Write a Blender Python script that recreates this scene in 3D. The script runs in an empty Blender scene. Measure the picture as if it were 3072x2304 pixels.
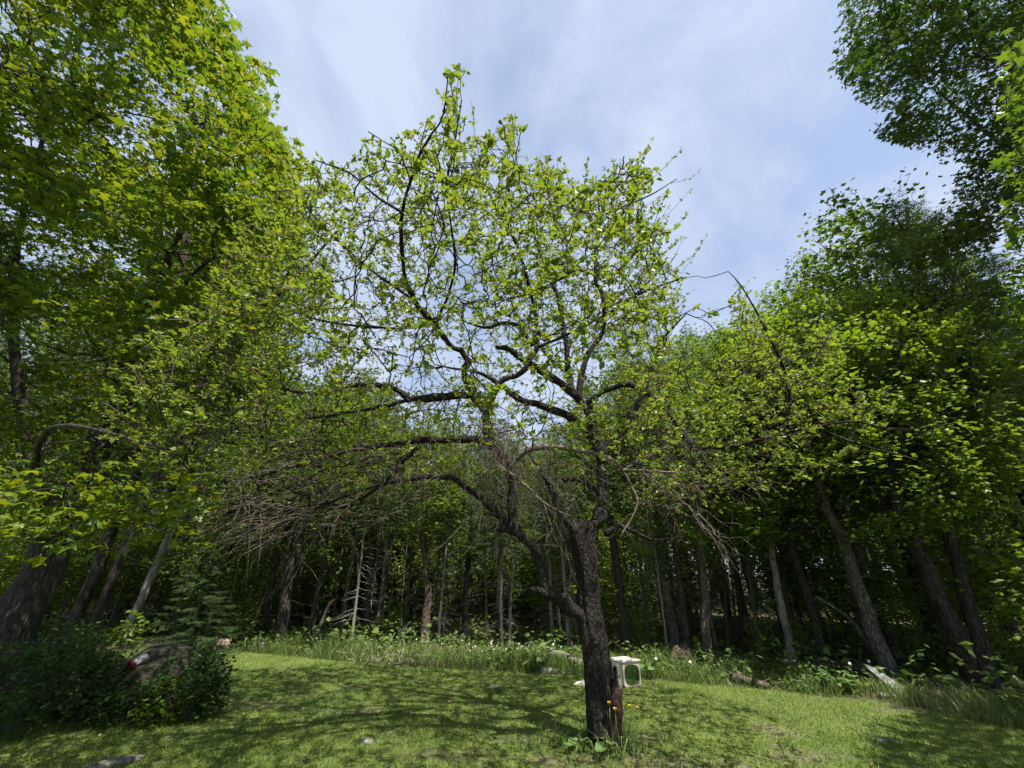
import bpy, math, random
import numpy as np
from mathutils import Vector, Matrix
random.seed(7); rng = np.random.default_rng(11)
scene = bpy.context.scene
COL = scene.collection
# ---------------------------------------------------------------- camera
PITCH = math.radians(25.5); EYE = 1.6; FPX = 1200.0      # focal length in pixels of the 3072 px wide photograph
cd = bpy.data.cameras.new('camera'); cam = bpy.data.objects.new('camera', cd); COL.objects.link(cam)
cam.location = (0, 0, EYE); cam.rotation_euler = (math.pi/2 + PITCH, 0, 0)
cd.sensor_width = 36; cd.lens = FPX/3072*36; cd.clip_start = .05; cd.clip_end = 3000
scene.camera = cam
# ---------------------------------------------------------------- world, sun, exposure
SUN_AZ = math.radians(139); SUN_EL = math.radians(64)    # azimuth clockwise from +Y
SD = Vector((math.sin(SUN_AZ)*math.cos(SUN_EL), math.cos(SUN_AZ)*math.cos(SUN_EL), math.sin(SUN_EL)))
w = bpy.data.worlds.new('World'); scene.world = w; w.use_nodes = True
nt = w.node_tree; nt.nodes.clear()
def N(nt, t, **kw):
    n = nt.nodes.new(t)
    for k, v in kw.items():
        if k in n.inputs: n.inputs[k].default_value = v
        else: setattr(n, k, v)
    return n
L = lambda nt, a, b: nt.links.new(a, b)
sky = N(nt, 'ShaderNodeTexSky', sky_type='NISHITA', sun_disc=False, sun_elevation=SUN_EL, sun_rotation=SUN_AZ)
sky.air_density = 1.0; sky.dust_density = 0.6; sky.ozone_density = 1.5
bg1 = N(nt, 'ShaderNodeBackground', Strength=.11); L(nt, sky.outputs[0], bg1.inputs[0])
# thin high cloud: noise on a plane far overhead
tc = N(nt, 'ShaderNodeTexCoord'); sp = N(nt, 'ShaderNodeSeparateXYZ'); L(nt, tc.outputs['Generated'], sp.inputs[0])
mz = N(nt, 'ShaderNodeMath', operation='MAXIMUM'); L(nt, sp.outputs[2], mz.inputs[0]); mz.inputs[1].default_value = .0
mz2 = N(nt, 'ShaderNodeMath', operation='ADD'); L(nt, mz.outputs[0], mz2.inputs[0]); mz2.inputs[1].default_value = .18
dx = N(nt, 'ShaderNodeMath', operation='DIVIDE'); L(nt, sp.outputs[0], dx.inputs[0]); L(nt, mz2.outputs[0], dx.inputs[1])
dy = N(nt, 'ShaderNodeMath', operation='DIVIDE'); L(nt, sp.outputs[1], dy.inputs[0]); L(nt, mz2.outputs[0], dy.inputs[1])
cb = N(nt, 'ShaderNodeCombineXYZ'); L(nt, dx.outputs[0], cb.inputs[0]); L(nt, dy.outputs[0], cb.inputs[1])
mp = N(nt, 'ShaderNodeMapping'); L(nt, cb.outputs[0], mp.inputs[0]); mp.inputs['Scale'].default_value = (1.15, .95, 1); mp.inputs['Rotation'].default_value = (0, 0, .5)
no = N(nt, 'ShaderNodeTexNoise', Scale=2.0, Detail=8, Roughness=.58, Distortion=.4); L(nt, mp.outputs[0], no.inputs['Vector'])
rp = N(nt, 'ShaderNodeMapRange'); L(nt, no.outputs[0], rp.inputs[0]); rp.inputs[1].default_value = .38; rp.inputs[2].default_value = .60; rp.inputs[3].default_value = .42; rp.inputs[4].default_value = 1.0
bg2 = N(nt, 'ShaderNodeBackground', Strength=.50); bg2.inputs[0].default_value = (.63, .72, .91, 1)
mx = N(nt, 'ShaderNodeMixShader'); L(nt, rp.outputs[0], mx.inputs[0]); L(nt, bg1.outputs[0], mx.inputs[1]); L(nt, bg2.outputs[0], mx.inputs[2])
ow = N(nt, 'ShaderNodeOutputWorld'); L(nt, mx.outputs[0], ow.inputs[0])
sl = bpy.data.lights.new('sun', 'SUN'); sl.energy = 5.0; sl.angle = math.radians(.6); sl.color = (1, .95, .86)
so = bpy.data.objects.new('sun', sl); COL.objects.link(so); so.rotation_euler = SD.to_track_quat('Z', 'Y').to_euler(); so.location = SD*60
vs = scene.view_settings; vs.view_transform = 'Standard'; vs.look = 'None'; vs.gamma = 1; vs.exposure = 1.08; vs.use_curve_mapping = False
scene.render.engine = 'CYCLES'
scene.cycles.max_bounces = 6; scene.cycles.diffuse_bounces = 3; scene.cycles.transmission_bounces = 4; scene.cycles.transparent_max_bounces = 4
# ---------------------------------------------------------------- photo pixel <-> world
cp, spn = math.cos(PITCH), math.sin(PITCH)
def ray(px, py):
    x = (px-1536)/FPX; u = (1152-py)/FPX
    return np.array([x, cp-u*spn, spn+u*cp])
def P(px, py, Y):                       # point on the pixel's ray at world depth Y
    r = ray(px, py); return np.array([0, 0, EYE]) + r*(Y/r[1])
def G(px, py):                          # where the pixel's ray meets the ground
    r = ray(px, py); t = -EYE/r[2]; return np.array([0, 0, EYE]) + r*t
def proj(p):
    p = np.asarray(p, float); q = p-np.array([0, 0, EYE])
    z = q[..., 1]*cp+q[..., 2]*spn; u = -q[..., 1]*spn+q[..., 2]*cp
    zz = np.where(z > .05, z, .05)
    return 1536+FPX*q[..., 0]/zz, 1152-FPX*u/zz, z
def depth(p): return float(proj(p)[2])
def inpoly(x, y, poly):
    x = np.asarray(x); y = np.asarray(y); ins = np.zeros(x.shape, bool); n = len(poly)
    for i in range(n):
        x0, y0 = poly[i]; x1, y1 = poly[(i+1) % n]
        if y0 == y1: continue
        c = ((y0 > y) != (y1 > y)) & (x < (x1-x0)*(y-y0)/(y1-y0)+x0)
        ins ^= c
    return ins
# ---------------------------------------------------------------- materials
MAT = {}
def newmat(name):
    m = bpy.data.materials.new(name); m.use_nodes = True; m.node_tree.nodes.clear(); MAT[name] = m; return m, m.node_tree
def leafmat(name, c0, c1, c2, t0, t1, tr=.45, rough=.5):
    m, nt = newmat(name)
    at = N(nt, 'ShaderNodeAttribute', attribute_name='tint'); oi = N(nt, 'ShaderNodeObjectInfo')
    m1 = N(nt, 'ShaderNodeMath', operation='MULTIPLY'); L(nt, oi.outputs['Random'], m1.inputs[0]); m1.inputs[1].default_value = .45
    a1 = N(nt, 'ShaderNodeMath', operation='MULTIPLY_ADD'); L(nt, at.outputs['Fac'], a1.inputs[0]); a1.inputs[1].default_value = .75; L(nt, m1.outputs[0], a1.inputs[2])
    r = N(nt, 'ShaderNodeValToRGB'); L(nt, a1.outputs[0], r.inputs[0])
    e = r.color_ramp.elements; e[0].position = 0; e[0].color = (*c0, 1); e[1].position = 1; e[1].color = (*c2, 1); k = e.new(.5); k.color = (*c1, 1)
    r2 = N(nt, 'ShaderNodeValToRGB'); L(nt, a1.outputs[0], r2.inputs[0])
    e = r2.color_ramp.elements; e[0].color = (*t0, 1); e[1].color = (*t1, 1)
    p = N(nt, 'ShaderNodeBsdfPrincipled', Roughness=rough); p.inputs['Specular IOR Level'].default_value = .35; L(nt, r.outputs[0], p.inputs['Base Color'])
    t = N(nt, 'ShaderNodeBsdfTranslucent'); L(nt, r2.outputs[0], t.inputs[0])
    x = N(nt, 'ShaderNodeMixShader'); x.inputs[0].default_value = tr; L(nt, p.outputs[0], x.inputs[1]); L(nt, t.outputs[0], x.inputs[2])
    o = N(nt, 'ShaderNodeOutputMaterial'); L(nt, x.outputs[0], o.inputs[0]); return m
leafmat('apple_leaf', (.045, .09, .016), (.09, .155, .02), (.16, .215, .03), (.13, .24, .016), (.30, .36, .026), .42, .42)
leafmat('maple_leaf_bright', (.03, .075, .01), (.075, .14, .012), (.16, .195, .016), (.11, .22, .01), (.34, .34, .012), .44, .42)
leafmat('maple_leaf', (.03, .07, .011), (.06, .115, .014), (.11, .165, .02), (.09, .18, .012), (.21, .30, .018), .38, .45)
leafmat('maple_leaf_shaded', (.02, .045, .008), (.036, .075, .010), (.06, .105, .014), (.045, .10, .008), (.10, .18, .012), .25, .45)  # maple leaf with the overhanging crown's shade put into its colour and translucency
leafmat('young_leaf', (.055, .12, .014), (.10, .175, .017), (.155, .22, .02), (.14, .28, .014), (.30, .38, .018), .42, .45)
leafmat('needle', (.024, .048, .013), (.04, .07, .016), (.06, .10, .02), (.05, .10, .015), (.09, .15, .02), .2, .6)
leafmat('larch_needle', (.05, .09, .02), (.07, .12, .024), (.10, .155, .03), (.09, .17, .024), (.15, .24, .03), .3, .6)
leafmat('grass_blade', (.058, .115, .010), (.09, .16, .012), (.16, .20, .024), (.12, .24, .010), (.24, .31, .02), .34, .55)
leafmat('tall_grass', (.06, .12, .025), (.12, .18, .04), (.28, .27, .11), (.10, .20, .03), (.26, .28, .09), .35, .55)
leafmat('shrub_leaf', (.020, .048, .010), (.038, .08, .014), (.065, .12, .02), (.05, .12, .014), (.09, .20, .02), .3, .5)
leafmat('burdock_leaf', (.09, .16, .05), (.12, .20, .06), (.15, .23, .07), (.13, .25, .05), (.2, .32, .07), .3, .55)
leafmat('ground_leaf', (.04, .09, .02), (.08, .14, .028), (.13, .17, .035), (.08, .2, .02), (.18, .28, .03), .35, .55)
leafmat('litter_leaf', (.08, .05, .028), (.15, .10, .055), (.24, .18, .10), (.08, .05, .02), (.15, .1, .04), .15, .7)
def barkmat(name, c0, c1, c2, sx=14, sz=2.5, bump=.6, spots=None, lichen=0):
    m, nt = newmat(name)
    tc = N(nt, 'ShaderNodeTexCoord'); mp = N(nt, 'ShaderNodeMapping'); L(nt, tc.outputs['Object'], mp.inputs[0]); mp.inputs['Scale'].default_value = (sx, sx, sz)
    n1 = N(nt, 'ShaderNodeTexNoise', Scale=1.6, Detail=8, Roughness=.65, Distortion=.6); L(nt, mp.outputs[0], n1.inputs['Vector'])
    v = N(nt, 'ShaderNodeTexVoronoi', Scale=2.2, feature='DISTANCE_TO_EDGE'); L(nt, mp.outputs[0], v.inputs['Vector'])
    mu = N(nt, 'ShaderNodeMath', operation='MULTIPLY'); L(nt, v.outputs[0], mu.inputs[0]); mu.inputs[1].default_value = 1.2
    ad = N(nt, 'ShaderNodeMath', operation='ADD'); L(nt, n1.outputs[0], ad.inputs[0]); L(nt, mu.outputs[0], ad.inputs[1])
    r = N(nt, 'ShaderNodeValToRGB'); L(nt, ad.outputs[0], r.inputs[0])
    e = r.color_ramp.elements; e[0].position = .38; e[0].color = (*c0, 1); e[1].position = 1.0; e[1].color = (*c2, 1); k = e.new(.66); k.color = (*c1, 1)
    col = r.outputs[0]
    if lichen:
        n2 = N(nt, 'ShaderNodeTexNoise', Scale=5.5, Detail=5, Roughness=.7); L(nt, tc.outputs['Object'], n2.inputs['Vector'])
        mr = N(nt, 'ShaderNodeMapRange'); L(nt, n2.outputs[0], mr.inputs[0]); mr.inputs[1].default_value = .56; mr.inputs[2].default_value = .66; mr.inputs[4].default_value = lichen
        mc = N(nt, 'ShaderNodeMixRGB'); L(nt, mr.outputs[0], mc.inputs[0]); L(nt, col, mc.inputs[1]); mc.inputs[2].default_value = (.30, .33, .27, 1); col = mc.outputs[0]
    b = N(nt, 'ShaderNodeBump', Strength=bump, Distance=.03); L(nt, ad.outputs[0], b.inputs['Height'])
    p = N(nt, 'ShaderNodeBsdfPrincipled', Roughness=.85); p.inputs['Specular IOR Level'].default_value = .25
    L(nt, col, p.inputs['Base Color']); L(nt, b.outputs[0], p.inputs['Normal'])
    o = N(nt, 'ShaderNodeOutputMaterial'); L(nt, p.outputs[0], o.inputs[0]); return m
barkmat('apple_bark', (.006, .005, .0045), (.017, .013, .011), (.055, .043, .037), 16, 7, 1.0, lichen=.12)
barkmat('apple_twig', (.05, .035, .028), (.10, .07, .055), (.16, .12, .10), 20, 20, .3)
barkmat('dead_twig', (.07, .054, .045), (.14, .108, .09), (.24, .2, .17), 20, 20, .3)
barkmat('dark_bark', (.012, .010, .008), (.036, .03, .024), (.075, .065, .053), 12, 2.2, .9, lichen=.1)
barkmat('grey_bark', (.032, .028, .024), (.08, .07, .06), (.16, .145, .125), 12, 2.6, .8, lichen=.5)
barkmat('pale_bark', (.13, .115, .10), (.24, .215, .19), (.38, .35, .31), 10, 3, .6, lichen=.5)
barkmat('red_brown_bark', (.03, .021, .017), (.085, .06, .047), (.16, .12, .095), 12, 2.6, .9, lichen=.3)
barkmat('rotten_wood', (.018, .009, .007), (.055, .027, .02), (.14, .085, .065), 30, 2.2, .8)
barkmat('grey_wood', (.12, .10, .085), (.26, .225, .195), (.42, .38, .34), 24, 2.2, .6)
barkmat('stone', (.06, .056, .048), (.13, .12, .105), (.23, .215, .19), 7, 7, .5, lichen=.5)
barkmat('pale_stone', (.10, .10, .09), (.19, .195, .175), (.30, .305, .28), 7, 7, .4, lichen=.3)
barkmat('red_stone', (.16, .10, .085), (.28, .19, .165), (.40, .30, .26), 7, 7, .5, lichen=.2)
barkmat('mound_soil', (.012, .012, .008), (.028, .028, .016), (.05, .05, .028), 9, 9, .8)
def plain(name, c, rough=.6, noise=.12, scale=8, metal=0):
    m, nt = newmat(name)
    tc = N(nt, 'ShaderNodeTexCoord'); n = N(nt, 'ShaderNodeTexNoise', Scale=scale, Detail=6, Roughness=.6); L(nt, tc.outputs['Object'], n.inputs['Vector'])
    r = N(nt, 'ShaderNodeValToRGB'); L(nt, n.outputs[0], r.inputs[0])
    e = r.color_ramp.elements; e[0].position = .3; e[0].color = (*[v*(1-noise*2) for v in c], 1); e[1].position = .7; e[1].color = (*[min(1, v*(1+noise)) for v in c], 1)
    p = N(nt, 'ShaderNodeBsdfPrincipled', Roughness=rough, Metallic=metal); L(nt, r.outputs[0], p.inputs['Base Color'])
    o = N(nt, 'ShaderNodeOutputMaterial'); L(nt, p.outputs[0], o.inputs[0]); return m
plain('cream_shell', (.72, .66, .56), .45, .06, 5)
plain('tan_frame', (.52, .44, .33), .5, .1, 6)
plain('seal_rubber', (.03, .028, .025), .6)
plain('canister_grey', (.30, .31, .31), .4, .05)
plain('canister_red', (.28, .02, .03), .4, .06)
plain('seed_fluff', (.72, .70, .66), .9, .08, 60)
plain('yellow_petal', (.75, .50, .03), .6, .12, 60)
plain('stem_green', (.12, .19, .05), .6)
plain('stem_pale', (.42, .40, .24), .6)
plain('torn_wood', (.50, .27, .14), .7, .25, 25)
m, nt = newmat('tinted_glass')
t = N(nt, 'ShaderNodeBsdfTransparent'); t.inputs[0].default_value = (.50, .68, .60, 1); gl = N(nt, 'ShaderNodeBsdfGlossy', Roughness=.06); gl.inputs[0].default_value = (.8, .85, .82, 1)
fr = N(nt, 'ShaderNodeFresnel', IOR=1.5); x = N(nt, 'ShaderNodeMixShader'); L(nt, fr.outputs[0], x.inputs[0]); L(nt, t.outputs[0], x.inputs[1]); L(nt, gl.outputs[0], x.inputs[2])
o = N(nt, 'ShaderNodeOutputMaterial'); L(nt, x.outputs[0], o.inputs[0])
# ground: leaf litter / earth of the wood
m, nt = newmat('forest_floor')
tc = N(nt, 'ShaderNodeTexCoord'); n1 = N(nt, 'ShaderNodeTexNoise', Scale=.9, Detail=9, Roughness=.7); L(nt, tc.outputs['Object'], n1.inputs['Vector'])
n2 = N(nt, 'ShaderNodeTexVoronoi', Scale=16); L(nt, tc.outputs['Object'], n2.inputs['Vector'])
ad = N(nt, 'ShaderNodeMath', operation='MULTIPLY_ADD'); L(nt, n2.outputs[0], ad.inputs[0]); ad.inputs[1].default_value = .35; L(nt, n1.outputs[0], ad.inputs[2])
r = N(nt, 'ShaderNodeValToRGB'); L(nt, ad.outputs[0], r.inputs[0]); e = r.color_ramp.elements
e[0].position = .35; e[0].color = (.025, .035, .012, 1); e[1].position = .95; e[1].color = (.11, .08, .05, 1); k = e.new(.6); k.color = (.045, .045, .02, 1)
b = N(nt, 'ShaderNodeBump', Strength=.8, Distance=.05); L(nt, ad.outputs[0], b.inputs['Height'])
p = N(nt, 'ShaderNodeBsdfPrincipled', Roughness=.95); L(nt, r.outputs[0], p.inputs['Base Color']); L(nt, b.outputs[0], p.inputs['Normal'])
o = N(nt, 'ShaderNodeOutputMaterial'); L(nt, p.outputs[0], o.inputs[0])
# lawn soil/thatch between the blades; attribute 'bare' marks the worn spots
m, nt = newmat('lawn')
tc = N(nt, 'ShaderNodeTexCoord'); n1 = N(nt, 'ShaderNodeTexNoise', Scale=1.3, Detail=9, Roughness=.7); L(nt, tc.outputs['Object'], n1.inputs['Vector'])
n2 = N(nt, 'ShaderNodeTexNoise', Scale=38, Detail=4, Roughness=.7); L(nt, tc.outputs['Object'], n2.inputs['Vector'])
ad = N(nt, 'ShaderNodeMath', operation='MULTIPLY_ADD'); L(nt, n2.outputs[0], ad.inputs[0]); ad.inputs[1].default_value = .8; L(nt, n1.outputs[0], ad.inputs[2])
r = N(nt, 'ShaderNodeValToRGB'); L(nt, ad.outputs[0], r.inputs[0]); e = r.color_ramp.elements
e[0].position = .62; e[0].color = (.05, .075, .014, 1); e[1].position = 1.15; e[1].color = (.13, .16, .03, 1); k = e.new(.88); k.color = (.08, .12, .018, 1)
rb = N(nt, 'ShaderNodeValToRGB'); L(nt, n2.outputs[0], rb.inputs[0]); e = rb.color_ramp.elements; e[0].position = .35; e[0].color = (.06, .045, .028, 1); e[1].position = .68; e[1].color = (.20, .16, .10, 1)
at = N(nt, 'ShaderNodeAttribute', attribute_name='bare')
mc = N(nt, 'ShaderNodeMixRGB'); L(nt, at.outputs['Fac'], mc.inputs[0]); L(nt, r.outputs[0], mc.inputs[1]); L(nt, rb.outputs[0], mc.inputs[2])
b = N(nt, 'ShaderNodeBump', Strength=.9, Distance=.03); L(nt, n2.outputs[0], b.inputs['Height'])
p = N(nt, 'ShaderNodeBsdfPrincipled', Roughness=.95); L(nt, mc.outputs[0], p.inputs['Base Color']); L(nt, b.outputs[0], p.inputs['Normal'])
o = N(nt, 'ShaderNodeOutputMaterial'); L(nt, p.outputs[0], o.inputs[0])
# ---------------------------------------------------------------- mesh helpers
def mesh(name, V, faces, mat, smooth=False, tint=None):
    """faces: list of (n,k) index arrays; tint: per-vertex float"""
    me = bpy.data.meshes.new(name)
    V = np.asarray(V, np.float32); me.vertices.add(len(V)); me.vertices.foreach_set('co', V.ravel())
    faces = [np.asarray(f, np.int32) for f in faces if len(f)]
    tot = np.concatenate([np.full(len(f), f.shape[1], np.int32) for f in faces]); idx = np.concatenate([f.ravel() for f in faces])
    me.loops.add(len(idx)); me.loops.foreach_set('vertex_index', idx)
    me.polygons.add(len(tot)); st = np.zeros(len(tot), np.int32); st[1:] = np.cumsum(tot)[:-1]
    me.polygons.foreach_set('loop_start', st); me.polygons.foreach_set('loop_total', tot)
    me.polygons.foreach_set('use_smooth', np.full(len(tot), smooth, bool))
    if tint is not None:
        a = me.attributes.new('tint', 'FLOAT', 'POINT'); a.data.foreach_set('value', np.asarray(tint, np.float32))
    me.update(calc_edges=True); me.materials.append(MAT[mat]); return me
def obj(name, me, parent=None, label=None, cat=None, group=None, kind=None, loc=None):
    o = bpy.data.objects.new(name, me); COL.objects.link(o)
    if parent is not None: o.parent = parent
    if label: o['label'] = label
    if cat: o['category'] = cat
    if group: o['group'] = group
    if kind: o['kind'] = kind
    if loc is not None: o.location = loc
    return o
def thing(name, label, cat, loc=(0, 0, 0), group=None):
    o = obj(name, None, label=label, cat=cat, group=group, loc=[float(v) for v in loc]); o.empty_display_size = .2; return o
def unit(v): return v/np.maximum(np.linalg.norm(v, axis=-1, keepdims=True), 1e-9)
def tubes(polys, k=6, cap=True):
    """polys: list of (pts, radii). -> verts, quads, tris"""
    groups = {}
    for p, r in polys: groups.setdefault(len(p), []).append((p, r))
    VV, Q, T = [], [], []; off = 0
    a = np.arange(k)/k*2*np.pi; ca, sa = np.cos(a), np.sin(a)
    for n, lst in groups.items():
        Pn = np.array([p for p, r in lst], float); R = np.array([r for p, r in lst], float); B = len(lst)
        t = np.empty_like(Pn); t[:, 1:-1] = Pn[:, 2:]-Pn[:, :-2]; t[:, 0] = Pn[:, 1]-Pn[:, 0]; t[:, -1] = Pn[:, -1]-Pn[:, -2]; t = unit(t)
        m = unit(Pn[:, -1]-Pn[:, 0]); ref = np.where(np.abs(m[:, 2:3]) > .8, np.array([[1., 0, 0]]), np.array([[0, 0, 1.]]))
        ref = np.repeat(ref[:, None], n, 1); u = unit(np.cross(t, ref)); v = np.cross(t, u)
        ring = Pn[:, :, None]+R[:, :, None, None]*(u[:, :, None]*ca[:, None]+v[:, :, None]*sa[:, None])
        VV.append(ring.reshape(-1, 3))
        base = off+(np.arange(B)*n*k)[:, None, None]; i = (np.arange(n-1)*k)[None, :, None]; j = np.arange(k)[None, None]; j2 = (j+1) % k
        Q.append(np.stack([base+i+j, base+i+j2, base+i+k+j2, base+i+k+j], -1).reshape(-1, 4))
        off += B*n*k
        if cap:
            VV.append(Pn[:, -1]+t[:, -1]*R[:, -1:]*.6); top = off+np.arange(B)[:, None]; e = (base[:, 0]+(n-1)*k); jj = np.arange(k)[None]
            T.append(np.stack([e+jj, e+(jj+1) % k, np.repeat(top, k, 1)], -1).reshape(-1, 3)); off += B
    return np.concatenate(VV), (np.concatenate(Q) if Q else []), (np.concatenate(T) if T else [])
def tubemesh(name, polys, mat, k=6):
    V, Q, T = tubes(polys, k); return mesh(name, V, [Q, T], mat, True)
# leaf templates in local (x across, y along, z up): verts, triangles
def tpl_apple():
    V = np.array([[0, 0, 0], [-.27, .28, .07], [-.30, .58, .07], [0, 1.0, -.06], [.30, .58, .07], [.27, .28, .07], [0, .5, 0]])
    F = np.array([[0, 6, 1], [1, 6, 2], [2, 6, 3], [3, 6, 4], [4, 6, 5], [5, 6, 0]]); return V, F
def tpl_maple():
    V = np.array([[0, 0, 0], [-.30, -.08, -.05], [-.20, .22, .03], [-.58, .38, -.10], [-.22, .52, .03], [0, 1.0, -.14], [.22, .52, .03], [.58, .38, -.10], [.20, .22, .03], [.30, -.08, -.05]])
    F = np.array([[0, 2, 1], [0, 4, 2], [2, 4, 3], [0, 6, 4], [4, 6, 5], [0, 8, 6], [6, 8, 7], [0, 9, 8]])[:, ::-1]; return V, F
def tpl_simple():
    V = np.array([[0, 0, 0], [-.45, .38, -.05], [0, .5, .04], [.45, .38, -.05], [0, 1.0, -.14]])
    F = np.array([[0, 2, 1], [1, 2, 4], [0, 3, 2], [2, 3, 4]])[:, ::-1]; return V, F
def tpl_needles(n=5, spread=1.1, wdt=.05):
    V, F = [], []
    for i in range(n):
        a = (i/(n-1)-.5)*spread*1.6; s = .8+.2*math.cos(a); d = np.array([math.sin(a), math.cos(a), random.uniform(-.15, .15)])*s
        y0 = .18*i*0; w_ = np.array([math.cos(a), -math.sin(a), 0])*wdt
        b = len(V); V += [np.array([0, y0, 0])-w_*.5, np.array([0, y0, 0])+w_*.5, d]; F.append([b, b+1, b+2])
    return np.array(V), np.array(F)
def tpl_spray():      # a conifer twig seen flat: axis with needles both sides
    V, F = [], []
    for i in range(6):
        y = i/6
        for s in (-1, 1):
            b = len(V); l = .30*(1-.5*y); V += [np.array([0, y, 0]), np.array([0, y+.07, 0]), np.array([s*l, y+.26, random.uniform(-.08, .08)])]; F.append([b, b+1, b+2])
    return np.array(V), np.array(F)
def leaves_arrays(tpl, pos, dirs, up, size, curl=None):
    V, F = tpl; n = len(pos); dirs = unit(dirs); x = unit(np.cross(dirs, up)); z = np.cross(x, dirs)
    S = np.asarray(size)[:, None, None]
    cz_ = rng.normal(1., 1.1, (n, 1, 1)) if n > 200 else np.ones((n, 1, 1)); wx_ = rng.uniform(.7, 1.12, (n, 1, 1)) if n > 200 else np.ones((n, 1, 1))
    W = pos[:, None]+S*(wx_*V[None, :, 0:1]*x[:, None]+V[None, :, 1:2]*dirs[:, None]+cz_*V[None, :, 2:3]*z[:, None])
    Fi = (F[None]+(np.arange(n)*len(V))[:, None, None]).reshape(-1, F.shape[1])
    return W.reshape(-1, 3), Fi
def leafmesh(name, tpl, pos, dirs, up, size, mat, tint=None):
    V, F = leaves_arrays(tpl, pos, dirs, up, size); nv = len(tpl[0])
    if tint is None: tint = rng.random(len(pos))
    return mesh(name, V, [F], mat, False, np.repeat(tint, nv))
def leaf_parts(parent, tpl, pos, dirs, up, size, mat, count=300, offset=np.zeros(3)):
    """the `count` leaves that show largest from the photograph's spot become parts; returns the mask of the rest"""
    px, py, z = proj(pos+offset)
    vis = (z > .3) & (px > -20) & (px < 3092) & (py > -20) & (py < 2324)
    score = np.where(vis, size/np.maximum(z, .3), 0); idx = np.argsort(-score)[:count]
    me = mesh('leaf', tpl[0], [tpl[1]], mat, False, np.full(len(tpl[0]), .5))
    d = unit(dirs); x = unit(np.cross(d, up)); zz = np.cross(x, d)
    for i in idx:
        o = bpy.data.objects.new('leaf', me); COL.objects.link(o); o.parent = parent
        M = Matrix(((*(x[i]*size[i]),), (*(d[i]*size[i]),), (*(zz[i]*size[i]),))).transposed().to_4x4(); M.translation = Vector(pos[i]); o.matrix_local = M
    keep = np.ones(len(pos), bool); keep[idx] = False; return keep
def catmull(pts, n):
    pts = np.asarray(pts, float); m = len(pts); q = np.vstack([2*pts[0]-pts[1], pts, 2*pts[-1]-pts[-2]])
    t = np.linspace(0, m-1-1e-6, n); i = t.astype(int); f = (t-i)[:, None]
    p0, p1, p2, p3 = q[i], q[i+1], q[i+2], q[i+3]
    return .5*((2*p1)+(-p0+p2)*f+(2*p0-5*p1+4*p2-p3)*f**2+(-p0+3*p1-3*p2+p3)*f**3)
class Skel:
    def __init__(s): s.p = np.zeros((0, 3)); s.t = np.zeros((0, 3)); s.r = np.zeros(0)
    def add(s, pts, rad):
        t = np.gradient(pts, axis=0); s.p = np.vstack([s.p, pts]); s.t = np.vstack([s.t, unit(t)]); s.r = np.concatenate([s.r, rad])
    def addmany(s, Pn, R):
        t = unit(np.gradient(Pn, axis=1)); s.p = np.vstack([s.p, Pn[:, 1:].reshape(-1, 3)]); s.t = np.vstack([s.t, t[:, 1:].reshape(-1, 3)]); s.r = np.concatenate([s.r, R[:, 1:].ravel()])
    def grow(s, A, n=6, k=.012, rmin=.003, jit=.06, sag=0.0, chunk=60, maxlen=9, rcap=.75, lift=0.):
        """join every target point to the skeleton by a curved branch, nearest targets first"""
        A = np.asarray(A); d0 = np.array([np.min(np.linalg.norm(s.p-a, axis=1)) for a in A]); A = A[np.argsort(d0)]; out = []
        for c in range(0, len(A), chunk):
            B = A[c:c+chunk]; D = B[:, None]-s.p[None]; dist = np.linalg.norm(D, axis=2)
            cs = np.einsum('ijk,jk->ij', D, s.t)/np.maximum(dist, 1e-6); cost = dist*(1.5-.6*cs)+np.where(dist < .04, 9, 0)
            j = np.argmin(cost, 1); ln = dist[np.arange(len(B)), j]; ok = ln < maxlen; B = B[ok]; j = j[ok]; ln = ln[ok]
            if not len(B): continue
            p0 = s.p[j]; t0 = unit(s.t[j]*.7+unit(B-p0)); u = np.linspace(0, 1, n)[None, :, None]
            c1 = p0+t0*ln[:, None]*.45; c1[:, 2] += lift*ln
            Pn = (1-u)**2*p0[:, None]+2*u*(1-u)*c1[:, None]+u*u*B[:, None]
            w_ = rng.normal(0, 1, Pn.shape)*jit*ln[:, None, None]; w_[:, 0] = 0; Pn += w_; Pn[:, :, 2] -= (u[:, :, 0]**2)*sag*ln[:, None]
            r0 = np.minimum(np.maximum(ln*k, rmin*1.4), s.r[j]*rcap+rmin*.3); R = r0[:, None]+(rmin-r0[:, None])*np.linspace(0, 1, n)[None]; R = np.maximum(R, rmin*.6)
            s.addmany(Pn, R); out += list(zip(Pn, R))
        return out
def ellipsoid(n, c, r, shell=.0):
    d = unit(rng.normal(0, 1, (n, 3))); q = rng.random(n)**(1/3.); q = shell+(1-shell)*q; return np.asarray(c)+d*q[:, None]*np.asarray(r)
def clusters(P_, T_, per, size, spread=.9, upness=.5, jitter=.02, flat=.5):
    """leaf rosettes at twig points: positions, directions, up vectors, sizes"""
    n = len(P_)*per; pos = np.repeat(P_, per, 0)+rng.normal(0, jitter, (n, 3)); t = np.repeat(T_, per, 0)
    d = unit(t*.5+rng.normal(0, spread, (n, 3))*np.array([1, 1, 1-flat])+np.array([0, 0, upness])*0)
    d[:, 2] = d[:, 2]*(1-flat)+.15-.25*flat; d = unit(d)
    up = unit(np.array([0, 0, 1.])+rng.normal(0, .45, (n, 3))); sz = size*(.45+.8*rng.random(n)); return pos, d, up, sz
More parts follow.
